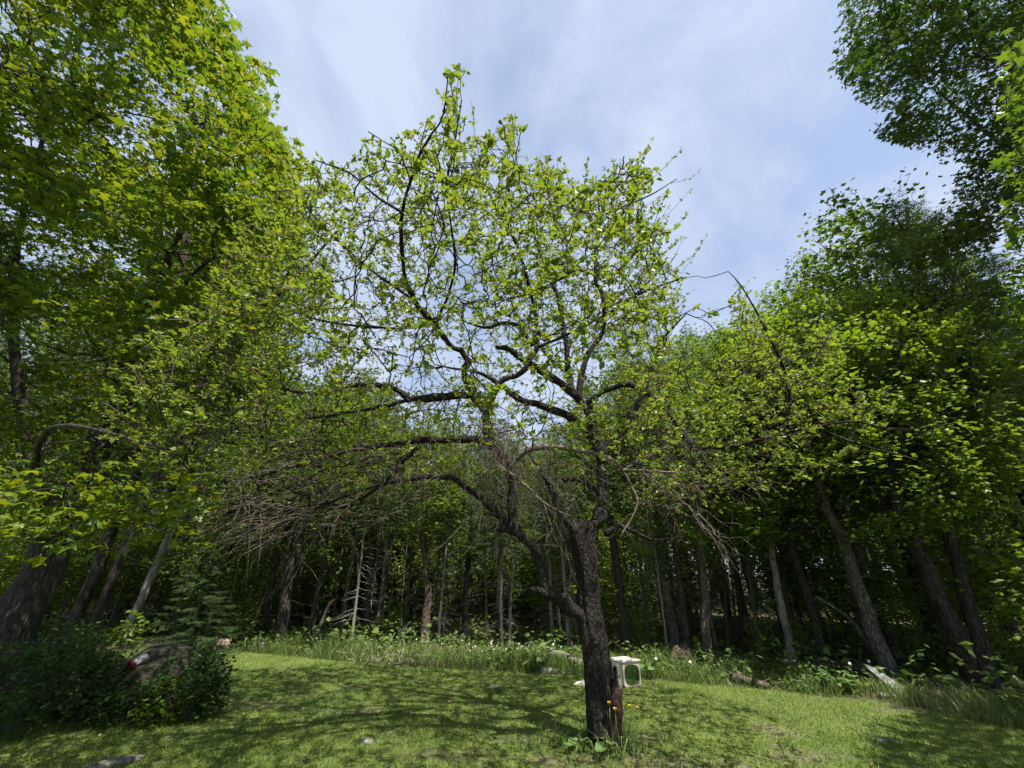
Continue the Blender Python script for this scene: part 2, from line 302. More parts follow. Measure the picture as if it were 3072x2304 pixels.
def vnoise(x, y, s, seed=0):
    """smooth value noise"""
    r = np.random.default_rng(seed); g = r.random((64, 64)); x = x/s; y = y/s; xi = np.floor(x).astype(int); yi = np.floor(y).astype(int); fx = x-xi; fy = y-yi
    fx = fx*fx*(3-2*fx); fy = fy*fy*(3-2*fy); a = g[xi % 64, yi % 64]; b = g[(xi+1) % 64, yi % 64]; c = g[xi % 64, (yi+1) % 64]; d = g[(xi+1) % 64, (yi+1) % 64]
    return (a*(1-fx)+b*fx)*(1-fy)+(c*(1-fx)+d*fx)*fy
def lump(A, s, seed, keep=.55):     # break the crown into boughs with gaps
    v = vnoise(A[:, 0]*1.3+A[:, 2]*.7, A[:, 1]*1.3-A[:, 2]*.9, s, seed); return A[v > np.quantile(v, 1-keep)]
def clumps(C, per, rx, rz):
    n = len(C); d = unit(rng.normal(0, 1, (n, per, 3)))*rng.random((n, per, 1))**.4; sc = rng.uniform(.6, 1.35, (n, 1, 1)); return (C[:, None]+d*sc*np.array([rx, rx, rz])).reshape(-1, 3)
# ================================================================ ground
def sheet(name, x0, x1, y0, y1, z, mat):
    V = [(x0, y0, z), (x1, y0, z), (x1, y1, z), (x0, y1, z)]; return obj(name, mesh(name, V, [[[0, 1, 2, 3]]], mat), kind='structure')
sheet('ground', -900, 900, -900, 900, 0, 'forest_floor')
edge_px = [(-700, 1950), (-200, 1951), (400, 1951), (640, 1953), (800, 1962), (950, 1977), (1150, 1993), (1400, 2010), (1650, 2024), (1800, 2034), (2000, 2042), (2200, 2060), (2400, 2080), (2650, 2108), (2800, 2135), (3072, 2190), (3400, 2300)]
edge = [G(*e)[:2] for e in edge_px]
LP = [(-26, -6)]+[(-26, edge[0][1])]+[tuple(e) for e in edge]+[(9, 1), (9, -6)]
bare_px = [(2310, 2190, .42, .33), (2000, 2290, .9, .3), (2380, 2270, .6, .3), (1950, 2215, .3, .2), (1340, 2275, .5, .2), (780, 2110, .5, .35), (1080, 2130, .4, .25), (2560, 2090, .5, .22), (1700, 2290, .5, .25), (1060, 2060, .4, .15), (2750, 2130, .7, .25), (1560, 2215, .35, .2), (900, 2085, .4, .2)]
bare = [(G(x, y), a, b) for x, y, a, b in bare_px]
def bareness(x, y):
    v = np.zeros_like(x); wob = (vnoise(x, y, .13, 3)-.5)*.9+(vnoise(x, y, .05, 4)-.5)*.5
    for g, a, b in bare:
        d = np.sqrt(((x-g[0])/a)**2+((y-g[1])/b)**2)+wob*1.3; v = np.maximum(v, .75*np.clip((1.0-d)/.8, 0, 1))
    return v
gx = np.arange(-26, 9.01, .14); gy = np.arange(-6, 14.01, .14); XX, YY = np.meshgrid(gx, gy, indexing='ij'); inside = inpoly(XX+.07, YY+.07, LP)
vid = -np.ones(XX.shape, int); ci, cj = np.where(inside[:-1, :-1]); need = np.zeros(XX.shape, bool)
for a, b in ((0, 0), (1, 0), (1, 1), (0, 1)): need[ci+a, cj+b] = True
vid[need] = np.arange(need.sum()); vx, vy = XX[need], YY[need]
F = np.stack([vid[ci, cj], vid[ci+1, cj], vid[ci+1, cj+1], vid[ci, cj+1]], 1)
me = mesh('lawn', np.stack([vx, vy, np.full(len(vx), .004)], 1), [F], 'lawn')
a = me.attributes.new('bare', 'FLOAT', 'POINT'); a.data.foreach_set('value', bareness(vx, vy).astype(np.float32))
obj('lawn', me, kind='structure')
def grass(name, n, sampler, hmin, hmax, wd, mat, label, lean=.5, dens=None, tintf=None):
    x, y = sampler(n); m_ = rng.random(len(x)) < (dens(x, y) if dens else 1); x, y = x[m_], y[m_]; n = len(x)
    h = hmin+(hmax-hmin)*rng.random(n)**1.5; az = rng.random(n)*2*np.pi; wv = np.stack([np.cos(az), np.sin(az), 0*az], 1)*(wd*(.6+.8*rng.random(n)))[:, None]
    h = h*(.45+1.0*vnoise(x, y, .35, 77)) if hmax > .2 else h
    ln = rng.normal(0, lean, (n, 2))*h[:, None]; b = np.stack([x, y, np.full(n, .003)], 1); mid = b+np.stack([ln[:, 0]*.35, ln[:, 1]*.35, h*.6], 1); top = b+np.stack([ln[:, 0], ln[:, 1], h], 1)
    tint = tintf(x, y) if tintf else rng.random(n)
    if hmax > .2:
        V = np.stack([b-wv, b+wv, mid+wv*.8, mid-wv*.8, top], 1).reshape(-1, 3); i = np.arange(n)*5
        me = mesh(name, V, [np.stack([i, i+1, i+2, i+3], 1), np.stack([i+3, i+2, i+4], 1)], mat, False, np.repeat(tint, 5))
    else:
        V = np.stack([b-wv, b+wv, top], 1).reshape(-1, 3); i = np.arange(n)*3
        me = mesh(name, V, [np.stack([i, i+1, i+2], 1)], mat, False, np.repeat(tint, 3))
    o = obj(name, me, label=label, cat='grass', kind='stuff'); return o
def lawn_s(n):
    y = 2.6+(13-2.6)*rng.random(n)**1.25; x = rng.uniform(-1.75, 1.55, n)*(y+.5); k = inpoly(x, y, LP); return x[k], y[k]
grass('grass', 460000, lawn_s, .02, .062, .0042, 'grass_blade', 'short mown yellow-green lawn grass with worn spots', .75,
      lambda x, y: (1-.9*bareness(x, y))*(.45+.55*vnoise(x, y, .22, 5)),
      lambda x, y: np.clip(.05+.75*vnoise(x, y, .8, 6)+.35*vnoise(x, y, .17, 7)-.15+rng.normal(0, .13, len(x))+.3*bareness(x, y), 0, 1))
edge_a = np.array(edge)
def strip_s(n, x0, x1, near, far):
    u = rng.uniform(x0, x1, n); i = np.clip(np.searchsorted([e[0] for e in edge_px], u)-1, 0, len(edge)-2); ex = np.array([e[0] for e in edge_px])
    f = (u-ex[i])/(ex[i+1]-ex[i]); p = edge_a[i]*(1-f)[:, None]+edge_a[i+1]*f[:, None]; k = 1+(near+(far-near)*rng.random(n)**1.2)/np.linalg.norm(p, axis=1); p = p*k[:, None]; return p[:, 0], p[:, 1]
grass('tall_grass', 26000, lambda n: strip_s(n, 760, 2100, -.05, 1.4), .05, .36, .005, 'tall_grass', 'tall unmown grass strip between lawn and wood', .4, lambda x, y: .08+.92*vnoise(x, y, .45, 9)**1.5, lambda x, y: np.clip(.02+.36*vnoise(x, y, .5, 8)+rng.normal(0, .17, len(x)), 0, 1))
grass('rough_grass', 14000, lambda n: strip_s(n, 2000, 3300, -.1, 1.3), .06, .26, .005, 'tall_grass', 'patchy rough grass along the right wood edge', .5, lambda x, y: vnoise(x, y, .5, 10)**1.5, lambda x, y: np.clip(.1+.5*vnoise(x, y, .5, 8)+rng.normal(0, .2, len(x)), 0, 1))
bt = G(1812, 2240)
def around(n): a_ = rng.random(n)*6.283; q = .16+.5*rng.random(n)**1.8; return bt[0]+np.cos(a_)*q*1.2, bt[1]+np.sin(a_)*q*.8-.05
grass('trunk_grass', 1300, around, .04, .26, .004, 'tall_grass', 'unmown grass tufts around the apple trunk foot', .45, lambda x, y: vnoise(x, y, .12, 41)**1.3, lambda x, y: np.clip(rng.normal(.35, .2, len(x)), 0, 1))
def lawn_bits(name, n, size, zmax, mat, label, seed):
    x, y = lawn_s(n); k = rng.random(len(x)) < np.clip(vnoise(x, y, .55, seed)**2*1.8, 0, 1); x, y = x[k], y[k]; n = len(x); a_ = rng.random(n)*6.283
    pos = np.stack([x, y, .012+zmax*rng.random(n)], 1); d = np.stack([np.cos(a_), np.sin(a_), rng.normal(.1, .25, n)], 1); up = unit(np.array([0, 0, 1.])+rng.normal(0, .35, (n, 3)))
    obj(name, leafmesh(name, tpl_simple(), pos, d, up, size*(.5+rng.random(n)), mat), label=label, cat='weeds', kind='stuff')
lawn_bits('clover', 36000, .026, .045, 'ground_leaf', 'small clover and weed leaves mixed into the lawn', 51)
lawn_bits('fallen_leaves', 2600, .04, .03, 'litter_leaf', 'brown fallen leaves scattered on the lawn', 53)
x, y = lawn_s(260); p0 = np.stack([x, y, np.full(len(x), .03)], 1); u_ = np.linspace(0, 1, 5)[None, :, None]; a_ = rng.random(len(x))*6.283; dv_ = np.stack([np.cos(a_), np.sin(a_), 0*a_], 1); Pn = p0[:, None]+dv_[:, None]*u_*rng.uniform(.06, .3, (len(x), 1, 1))+np.cumsum(rng.normal(0, .006, (len(x), 5, 3)), 1)
obj('fallen_twigs', tubemesh('fallen_twigs', [(q, np.linspace(.004, .002, 5)) for q in Pn], 'dead_twig', 4), label='small fallen twigs scattered on the lawn', cat='twigs', kind='stuff')
# low leafy ground cover of the wood
def cover(name, n, x0, x1, near, far, zmax, size, mat, label, seed):
    x, y = strip_s(n, x0, x1, near, far); k = rng.random(n) < vnoise(x, y, 1.1, seed)**1.4; x, y = x[k], y[k]; n = len(x)
    z = .02+zmax*rng.random(n)**1.6*vnoise(x, y, .7, seed+1); pos = np.stack([x, y, z], 1); a_ = rng.random(n)*6.283
    d = np.stack([np.cos(a_), np.sin(a_), rng.normal(-.1, .3, n)], 1); up = unit(np.array([0, 0, 1.])+rng.normal(0, .4, (n, 3)))
    obj(name, leafmesh(name, tpl_simple(), pos, d, up, size*(.5+rng.random(n)), mat), label=label, cat='undergrowth', kind='stuff')
cover('undergrowth', 74000, -900, 3900, .5, 26, .8, .12, 'ground_leaf', 'low leafy undergrowth on the floor of the wood', 21)
cover('edge_weeds', 17000, 560, 2600, .08, 2.2, .45, .06, 'ground_leaf', 'broad-leaved weeds along the edge of the wood', 31)
# ================================================================ apple tree
apple = thing('apple_tree', 'old gnarled apple tree standing alone in the middle of the lawn', 'tree', (bt[0], bt[1], 0))
OFF = np.array([bt[0], bt[1], 0.])
sk = Skel()
def limb_pts(pl, n):
    """pl: (px, py, Y, half-width px) -> points, radii"""
    W = np.array([np.concatenate([P(a, b, y), [hw/FPX*depth(P(a, b, y))]]) for a, b, y, hw in pl]); C_ = catmull(W, n); return C_[:, :3], np.maximum(C_[:, 3]*np.where(C_[:, 3] > .11, 1, .8), .003)
def rough(pts, rad, amp):
    q = pts+rng.normal(0, 1, pts.shape)*rad[:, None]*amp; q[0] = pts[0]; return q
def limb(pl, n, name='limb', mat='apple_bark', k=9, amp=.17, parent=apple):
    p, r = limb_pts(pl, n); p = rough(p, r, amp); sk.add(p, r); r2 = r*(1+rng.normal(0, .10, len(r)))
    obj(name, tubemesh(name, [(p-OFF, r2)], mat, k), parent); return p
BY = bt[1]
tr_px = [(1818, 2262, BY-.02, 58), (1812, 2225, BY, 47), (1806, 2160, BY+.02, 43), (1799, 2080, BY+.03, 42), (1792, 2000, BY+.05, 41), (1782, 1930, BY+.07, 39), (1772, 1870, BY+.09, 38), (1766, 1800, BY+.1, 34), (1764, 1736, BY+.1, 32), (1756, 1665, BY+.1, 35), (1752, 1600, BY+.1, 37), (1775, 1560, BY+.1, 28)]
p, r = limb_pts(tr_px, 60); sk.add(p, r)
# trunk: many-sided tube with furrows
kk = 36; aa = np.arange(kk)/kk*2*np.pi
ring = []
for i in range(60):
    fur = 1+.07*np.sin(aa*5+p[i, 2]*3)+.05*np.sin(aa*11+p[i, 2]*7+1)+rng.normal(0, .018, kk)+.10*np.exp(-((p[i, 2])/.16)**2)*np.sin(aa*4+.8)
    ring.append(np.stack([p[i, 0]+r[i]*fur*np.cos(aa), p[i, 1]+r[i]*fur*np.sin(aa), np.full(kk, p[i, 2])+.15*r[i]*np.sin(aa)], 1))
V = np.concatenate(ring)-OFF; i = np.arange(59)[:, None]*kk; j = np.arange(kk)[None]
Q = np.stack([i+j, i+(j+1) % kk, i+kk+(j+1) % kk, i+kk+j], -1).reshape(-1, 4)
obj('trunk', mesh('trunk', V, [Q, np.arange(59*kk, 60*kk)[None]], 'apple_bark', True), apple)
# dead stub of a lost second stem, on the right of the trunk: wood and bark
def slab(pl, n, kk, flat, jag):
    p, r = limb_pts(pl, n); out = []
    for q in range(n):
        a = np.arange(kk)/kk*2*np.pi; f = 1+rng.normal(0, jag, kk)
        out.append(np.stack([p[q, 0]+r[q]*f*np.cos(a), p[q, 1]+r[q]*flat*f*np.sin(a), np.full(kk, p[q, 2])+rng.normal(0, jag*.3, kk)*r[q]], 1))
    V = np.concatenate(out)-OFF; i = np.arange(n-1)[:, None]*kk; j = np.arange(kk)[None]
    return V, [np.stack([i+j, i+(j+1) % kk, i+kk+(j+1) % kk, i+kk+j], -1).reshape(-1, 4), np.arange((n-1)*kk, n*kk)[None]]
V, F = slab([(1844, 2255, BY-.09, 32), (1846, 2180, BY-.09, 25), (1849, 2110, BY-.08, 22), (1852, 2055, BY-.06, 18), (1853, 2022, BY-.05, 10), (1852, 1998, BY-.04, 3)], 26, 14, 1.0, .10)
stub = obj('dead_stub', mesh('dead_stub', V, F, 'rotten_wood', True), apple, label='reddish rotten wood stub with pale splintered tip')
V, F = slab([(1858, 2095, BY-.09, 10), (1857, 2050, BY-.08, 12), (1855, 2022, BY-.07, 8), (1852, 1994, BY-.06, 2)], 14, 10, .8, .12)
obj('splintered_tip', mesh('splintered_tip', V, F, 'grey_wood', True), stub)
y0 = BY+.1
LA = [(1772, 1868, BY+.06, 26), (1733, 1842, y0-.05, 25), (1675, 1791, y0-.15, 24), (1640, 1772, y0-.2, 25), (1630, 1738, y0-.2, 21), (1618, 1690, y0-.2, 20), (1590, 1629, y0-.2, 19), (1550, 1592, y0-.2, 19), (1536, 1560, y0-.2, 17), (1535, 1492, y0-.2, 15), (1539, 1433, y0-.2, 16), (1530, 1395, y0-.2, 18), (1489, 1355, y0-.25, 18), (1464, 1298, y0-.3, 17), (1460, 1236, y0-.35, 15)]
limb(LA, 44, k=12)
limb([(1645, 1778, y0-.2, 20), (1612, 1770, y0-.28, 13), (1590, 1766, y0-.32, 5)], 6, name='knob')
limb([(1550, 1592, y0-.2, 18), (1515, 1584, y0-.25, 16), (1482, 1580, y0-.3, 13)], 6, name='cut_stub')
limb([(1460, 1240, y0-.35, 14), (1410, 1168, y0-.5, 14), (1395, 1117, y0-.6, 13), (1406, 1074, y0-.7, 13), (1345, 1027, y0-.9, 12), (1301, 972, y0-1.15, 11), (1254, 918, y0-1.4, 9), (1215, 830, y0-1.75, 8), (1203, 700, y0-2.2, 7), (1208, 631, y0-2.5, 6), (1231, 541, y0-2.8, 5.5), (1265, 455, y0-3.1, 5), (1291, 408, y0-3.25, 4), (1328, 349, y0-3.4, 3.2), (1345, 215, y0-3.6, 2.2)], 46)
limb([(1301, 972, y0-1.15, 8), (1200, 985, y0-1.25, 6), (1115, 981, y0-1.3, 5.5), (970, 963, y0-1.4, 4), (860, 930, y0-1.5, 3), (640, 850, y0-1.6, 2)], 22)
limb([(1301, 972, y0-1.15, 8), (1340, 900, y0-1.4, 5), (1365, 800, y0-1.7, 4.5), (1355, 690, y0-2.1, 4), (1340, 560, y0-2.6, 4), (1365, 420, y0-3.0, 3), (1385, 300, y0-3.2, 2)], 20)
limb([(1208, 640, y0-2.5, 5), (1130, 590, y0-2.6, 4), (1050, 520, y0-2.8, 3.4), (945, 480, y0-3., 2)], 12)
limb([(1240, 900, y0-1.45, 6), (1100, 800, y0-1.6, 5), (980, 690, y0-1.8, 4), (900, 600, y0-2.0, 2.5)], 14)
limb([(1231, 541, y0-2.8, 4), (1200, 460, y0-2.9, 3), (1160, 430, y0-2.95, 2), (1105, 395, y0-3, 1.6)], 10)
limb([(1460, 1236, y0-.35, 14), (1482, 1182, y0-.35, 12), (1507, 1142, y0-.4, 12), (1562, 1120, y0-.4, 11), (1590, 1081, y0-.45, 11), (1609, 1045, y0-.5, 10), (1612, 990, y0-.6, 8), (1598, 900, y0-.7, 7), (1555, 747, y0-.9, 6), (1519, 675, y0-1.1, 5), (1490, 624, y0-1.2, 4.5), (1458, 563, y0-1.3, 4), (1410, 490, y0-1.4, 3)], 36)
limb([(1609, 1045, y0-.5, 7), (1670, 1019, y0-.6, 6), (1768, 969, y0-.8, 5.5), (1887, 900, y0-1.1, 4), (1990, 800, y0-1.3, 2.5)], 16)
limb([(1598, 1037, y0-.45, 8), (1576, 1001, y0-.45, 8), (1554, 976, y0-.5, 7), (1507, 969, y0-.5, 7), (1453, 983, y0-.5, 5), (1380, 960, y0-.5, 3)], 16)
limb([(1462, 1215, y0-.35, 15), (1417, 1188, y0-.45, 14), (1388, 1188, y0-.5, 14), (1308, 1189, y0-.6, 14), (1236, 1198, y0-.7, 13), (1180, 1165, y0-.8, 11), (1079, 1154, y0-.9, 9), (1024, 1165, y0-1., 8), (960, 1182, y0-1.05, 7), (862, 1169, y0-1.2, 5), (753, 1100, y0-1.35, 4), (700, 1070, y0-1.45, 3), (560, 1010, y0-1.6, 2)], 36)
limb([(1236, 1198, y0-.7, 9), (1120, 1225, y0-.75, 6), (960, 1250, y0-.7, 5), (780, 1270, y0-.7, 3.5), (600, 1300, y0-.8, 2.4), (430, 1290, y0-.9, 1.8)], 20)
limb([(1470, 1325, y0-.3, 15), (1424, 1319, y0-.4, 14), (1326, 1319, y0-.5, 13), (1260, 1321, y0-.55, 12), (1162, 1337, y0-.65, 10), (1044, 1353, y0-.8, 9), (970, 1376, y0-.9, 8), (899, 1394, y0-1., 6), (800, 1422, y0-1.1, 4.5), (650, 1450, y0-1.25, 2.5)], 34)
limb([(1260, 1340, y0-.55, 8), (1213, 1382, y0-.5, 7), (1173, 1429, y0-.5, 7), (1103, 1484, y0-.5, 6), (1044, 1519, y0-.55, 6), (981, 1508, y0-.6, 5.5), (968, 1480, y0-.6, 5), (958, 1414, y0-.65, 4), (962, 1380, y0-.7, 3)], 26)
limb([(1530, 1580, y0-.22, 13), (1479, 1531, y0-.35, 13), (1432, 1488, y0-.4, 12), (1377, 1445, y0-.5, 11), (1338, 1429, y0-.55, 10), (1260, 1433, y0-.65, 8), (1181, 1445, y0-.75, 7), (1080, 1470, y0-.85, 5.5), (960, 1520, y0-1., 4.5), (850, 1570, y0-1.1, 3.5), (740, 1640, y0-1.2, 2)], 34)
LE = [(1770, 1610, y0, 26), (1800, 1540, y0, 24), (1809, 1500, y0, 23), (1806, 1453, y0, 22), (1810, 1394, y0, 21), (1800, 1350, y0, 24), (1786, 1325, y0, 22)]
limb(LE, 22, k=12)
limb([(1786, 1325, y0, 20), (1775, 1280, y0, 19), (1761, 1226, y0, 18), (1721, 1182, y0-.05, 17), (1652, 1131, y0-.1, 15), (1591, 1092, y0-.15, 13), (1525, 1048, y0-.2, 11), (1489, 1041, y0-.25, 8)], 26, k=10)
limb([(1784, 1325, y0, 18), (1724, 1262, y0+.15, 16), (1634, 1218, y0+.3, 15), (1562, 1197, y0+.4, 12), (1507, 1160, y0+.5, 9), (1440, 1120, y0+.6, 6), (1330, 1100, y0+.8, 3)], 24, k=10)
limb([(1716, 1180, y0-.05, 13), (1706, 1124, y0+.05, 12), (1703, 1063, y0+.1, 11), (1688, 972, y0+.1, 10), (1678, 906, y0+.05, 9), (1650, 834, y0, 8), (1613, 736, y0-.1, 5), (1595, 668, y0-.2, 4), (1575, 540, y0-.3, 2.5)], 28)
limb([(1735, 1190, y0, 12), (1757, 1074, y0+.1, 11), (1808, 990, y0+.1, 9), (1809, 888, y0+.05, 9), (1787, 845, y0, 8), (1790, 762, y0-.1, 6), (1798, 653, y0-.2, 5), (1794, 545, y0-.3, 3)], 26)
limb([(1809, 921, y0+.05, 7), (1852, 910, y0, 6), (1906, 888, y0-.1, 5), (1964, 863, y0-.2, 4), (2051, 834, y0-.3, 2.5)], 16)
limb([(1792, 840, y0, 6), (1845, 816, y0-.1, 5), (1881, 787, y0-.1, 4.5), (1935, 725, y0-.2, 3.5), (1979, 653, y0-.3, 2.2)], 14)
limb([(1798, 650, y0-.2, 4.5), (1877, 617, y0-.3, 3.5), (1953, 584, y0-.4, 2.5), (2030, 537, y0-.5, 1.6)], 12)
limb([(1800, 1352, y0, 16), (1869, 1294, y0-.05, 14), (1894, 1247, y0-.05, 12), (1920, 1200, y0-.1, 10), (1948, 1130, y0-.1, 8), (1990, 1020, y0-.2, 5), (2060, 940, y0-.3, 3)], 22)
limb([(1750, 1215, y0, 11), (1837, 1163, y0-.2, 10), (1900, 1157, y0-.35, 10), (1970, 1202, y0-.55, 9), (2029, 1265, y0-.75, 10), (2085, 1340, y0-.95, 11), (2166, 1343, y0-1.15, 9), (2245, 1331, y0-1.4, 8), (2343, 1304, y0-1.65, 7), (2429, 1284, y0-1.85, 5), (2560, 1265, y0-2.1, 4), (2700, 1290, y0-2.3, 3), (2860, 1270, y0-2.5, 2)], 40)
limb([(2343, 1304, y0-1.65, 6), (2370, 1200, y0-1.75, 5.5), (2343, 1083, y0-1.9, 5), (2298, 992, y0-2.0, 4), (2248, 897, y0-2.1, 3), (2205, 834, y0-2.15, 2)], 18)
limb([(2366, 1215, y0-1.75, 5), (2410, 1140, y0-1.8, 4), (2450, 1070, y0-1.9, 3), (2500, 980, y0-2., 2)], 10)
limb([(2455, 1281, y0-1.9, 4), (2520, 1312, y0-1.98, 4), (2609, 1343, y0-2.1, 3.5), (2719, 1370, y0-2.25, 3), (2821, 1414, y0-2.4, 2)], 12)
limb([(1720, 1595, y0, 14), (1672, 1531, y0-.1, 12), (1657, 1476, y0-.1, 11), (1633, 1425, y0-.1, 9), (1600, 1380, y0-.1, 6), (1570, 1330, y0-.1, 4)], 18)
limb([(1815, 1600, y0+.05, 11), (1870, 1580, y0+.1, 9), (1960, 1620, y0, 5), (2050, 1610, y0-.2, 3)], 12)
limb([(1690, 1440, y0+.1, 10), (1740, 1440, y0+.15, 9), (1785, 1470, y0+.05, 10)], 8)
DF = [[(1578, 1352, y0-.6, 9), (1637, 1343, y0-.65, 10), (1767, 1355, y0-.75, 9), (1837, 1382, y0-.8, 8), (1872, 1410, y0-.85, 6)], [(1872, 1410, y0-.85, 5), (1963, 1414, y0-1, 4), (2049, 1421, y0-1.1, 4), (2135, 1445, y0-1.2, 2)], [(1872, 1410, y0-.85, 4), (1931, 1374, y0-.9, 3.5), (2033, 1323, y0-1, 2)],
      [(1872, 1414, y0-.85, 5), (1912, 1500, y0-.9, 4), (1892, 1559, y0-.9, 4), (1861, 1612, y0-.9, 3)], [(1923, 1414, y0-.9, 4), (2002, 1472, y0-1., 4), (2068, 1523, y0-1.1, 4), (2131, 1606, y0-1.2, 2)], [(1532, 1400, y0-.25, 9), (1578, 1352, y0-.6, 9)],
      [(1500, 1400, y0-.45, 7), (1570, 1450, y0-.65, 6), (1620, 1500, y0-.8, 4), (1690, 1540, y0-.9, 2)]]
dead_nodes = Skel()
for d in DF:
    p = limb(d, max(6, len(d)*3), name='dead_limb', mat='dead_twig', k=6, amp=.25); dead_nodes.add(p, np.full(len(p), .008))
# living crown targets: inside the tree's world envelope and the outline the photo shows
AP = [(230, 1280), (420, 1000), (620, 850), (700, 690), (930, 470), (1050, 500), (1110, 400), (1170, 430), (1300, 350), (1330, 190), (1390, 190), (1400, 400), (1560, 330), (1570, 470), (1650, 470), (1740, 560), (1820, 500), (1890, 440), (1960, 530), (1930, 640), (2020, 690), (1990, 760), (2080, 830), (2060, 900), (2010, 1000), (2090, 1130), (2180, 1050), (2200, 820), (2260, 880), (2340, 1020), (2500, 960), (2560, 1150), (2870, 1210), (2900, 1330), (2600, 1420), (2300, 1500), (2100, 1560), (1850, 1500), (1560, 1420), (1300, 1430), (1000, 1540), (700, 1500), (450, 1420)]
def app_targets(n, mg=1.):
    out = np.zeros((0, 3))
    while len(out) < n:
        A = ellipsoid(n*3, (-.25, BY-.75, 4.35), (4.9, 3.5, 2.75), .25); x, y, z = proj(A); k = inpoly(1500+(x-1500)*mg, 1100+(y-1100)*mg, AP) & (z > 1.4) & (A[:, 2] > 2.3)
        # thin zones where the sky shows through the tree
        for (cx, cy, rx, ry, q) in ((1240, 1080, 150, 80, .6), (1610, 1200, 120, 90, .7), (1500, 1080, 110, 50, .4), (1420, 1400, 230, 120, .6), (1700, 1400, 230, 110, .5)):
            k &= ~((((x-cx)/rx)**2+((y-cy)/ry)**2 < 1) & (rng.random(len(x)) < q))
        k &= rng.random(len(x)) < np.where((x < 1080) | (x > 1950), np.clip(1.3-(y-1300)/500, .3, 1), np.clip(1.3-(y-1150)/500, .25, 1))
        k &= ~((x > 2050) & (rng.random(len(x)) < .45)); k &= ~((x > 2060) & (x < 2185) & (y < 1000))
        out = np.vstack([out, A[k]])
    return out[:n]
bdm = (proj(sk.p)[1] > 1180) & (proj(sk.p)[1] < 1600) & (proj(sk.p)[0] < 2150) & ~((proj(sk.p)[0] > 1700) & (proj(sk.p)[0] < 1900)); base_dead = sk.p[bdm].copy(); bd_t = sk.t[bdm].copy()
b1 = sk.grow(app_targets(230, 1.12), 8, .011, .005, .03, .02, maxlen=2.2)
b2 = sk.grow(app_targets(2000, 1.03), 6, .008, .004, .06, .02, maxlen=1.1)
b3 = sk.grow(lump(app_targets(9000), .45, 55, .72), 4, .006, .0032, .07, 0, maxlen=.8)
# short spurs along everything living
sel = rng.integers(0, len(sk.p), 2600); T = sk.p[sel]+unit(rng.normal(0, 1, (2600, 3))+np.array([0, -.2, .6]))*rng.uniform(.08, .25, 2600)[:, None]
px, py, z = proj(T); T = T[(py < 1420) & inpoly(px, py, AP)]
b4 = sk.grow(T, 4, .006, .003, .06, 0, maxlen=.5)
spx, spy, spz = proj(sk.p); cand = np.where((spy < 1050) & (sk.r < .012) & (sk.p[:, 2] > 4.2) & ((spz > 3.6) | (spx < 1450)))[0]; sel = rng.choice(cand, 150, replace=False)
ctr = np.array([0, BY-.5, 4.2]); outw = unit((sk.p[sel]-ctr)*np.array([1, 1, .4])); sd_ = unit(np.array([0, 0, .9])+outw*.75+rng.normal(0, .25, (150, 3)))
sh_ = []
for p_, d_ in zip(sk.p[sel], sd_):
    l_ = rng.uniform(.18, .5); u_ = np.linspace(0, 1, 7)[:, None]; q = p_+d_*u_*l_+np.array([0, 0, .12])*l_*u_**2+np.cumsum(rng.normal(0, .012, (7, 3)), 0)*u_; sh_.append((q, np.linspace(.0045, .0018, 7)))
cand = np.where((spy < 1050) & (spy > 480) & (spx > 1830) & (spx < 2110) & (sk.r < .012) & (spz > 4.4))[0]; sel = rng.choice(cand, 75, replace=False)
for p_ in sk.p[sel]:
    l_ = rng.uniform(.3, .75); d_ = unit(np.array([.8, -.1, .7])+rng.normal(0, .3, 3)); u_ = np.linspace(0, 1, 7)[:, None]; q = p_+d_*u_*l_+np.array([0, 0, .15])*l_*u_**2+np.cumsum(rng.normal(0, .012, (7, 3)), 0)*u_; sh_.append((q, np.linspace(.0045, .0018, 7)))
br = [(p-OFF, r) for p, r in b1+b2]
obj('branches', tubemesh('branches', br, 'apple_bark', 4), apple, kind='stuff')
obj('twigs', tubemesh('twigs', [(p-OFF, r) for p, r in b3+b4+sh_], 'apple_twig', 3), apple, kind='stuff')
ends = np.array([p[-1] for p, r in b2+b3+b4]+[p[-2] for p, r in b3]+[p[1] for p, r in b3]); ends_t = np.array([unit(p[-1]-p[-2]) for p, r in b2+b3+b4]+[unit(p[-1]-p[-2]) for p, r in b3]*2)
ends = np.vstack([ends]+[p[2:] for p, r in sh_]); ends_t = np.vstack([ends_t]+[np.repeat(unit(p[-1]-p[0])[None], 5, 0) for p, r in sh_])
ex, ey, ez = proj(ends); k = (rng.random(len(ends)) < np.where((ex < 1080) | (ex > 1950), np.clip(1.5-(ey-1320)/260, .15, 1), np.clip(1.5-(ey-1120)/320, .15, 1))) ; k &= rng.random(len(k)) < .80; ends, ends_t = ends[k], ends_t[k]
pos, d, up, sz = clusters(ends, ends_t, 5, .046, .9, .4, .009, .25)
TPA = tpl_apple(); keep = leaf_parts(apple, TPA, pos-OFF, d, up, sz, 'apple_leaf', 300, OFF)
obj('crown', leafmesh('crown', TPA, (pos-OFF)[keep], d[keep], up[keep], sz[keep], 'apple_leaf'), apple, kind='stuff')
print('apple leaves', len(pos))
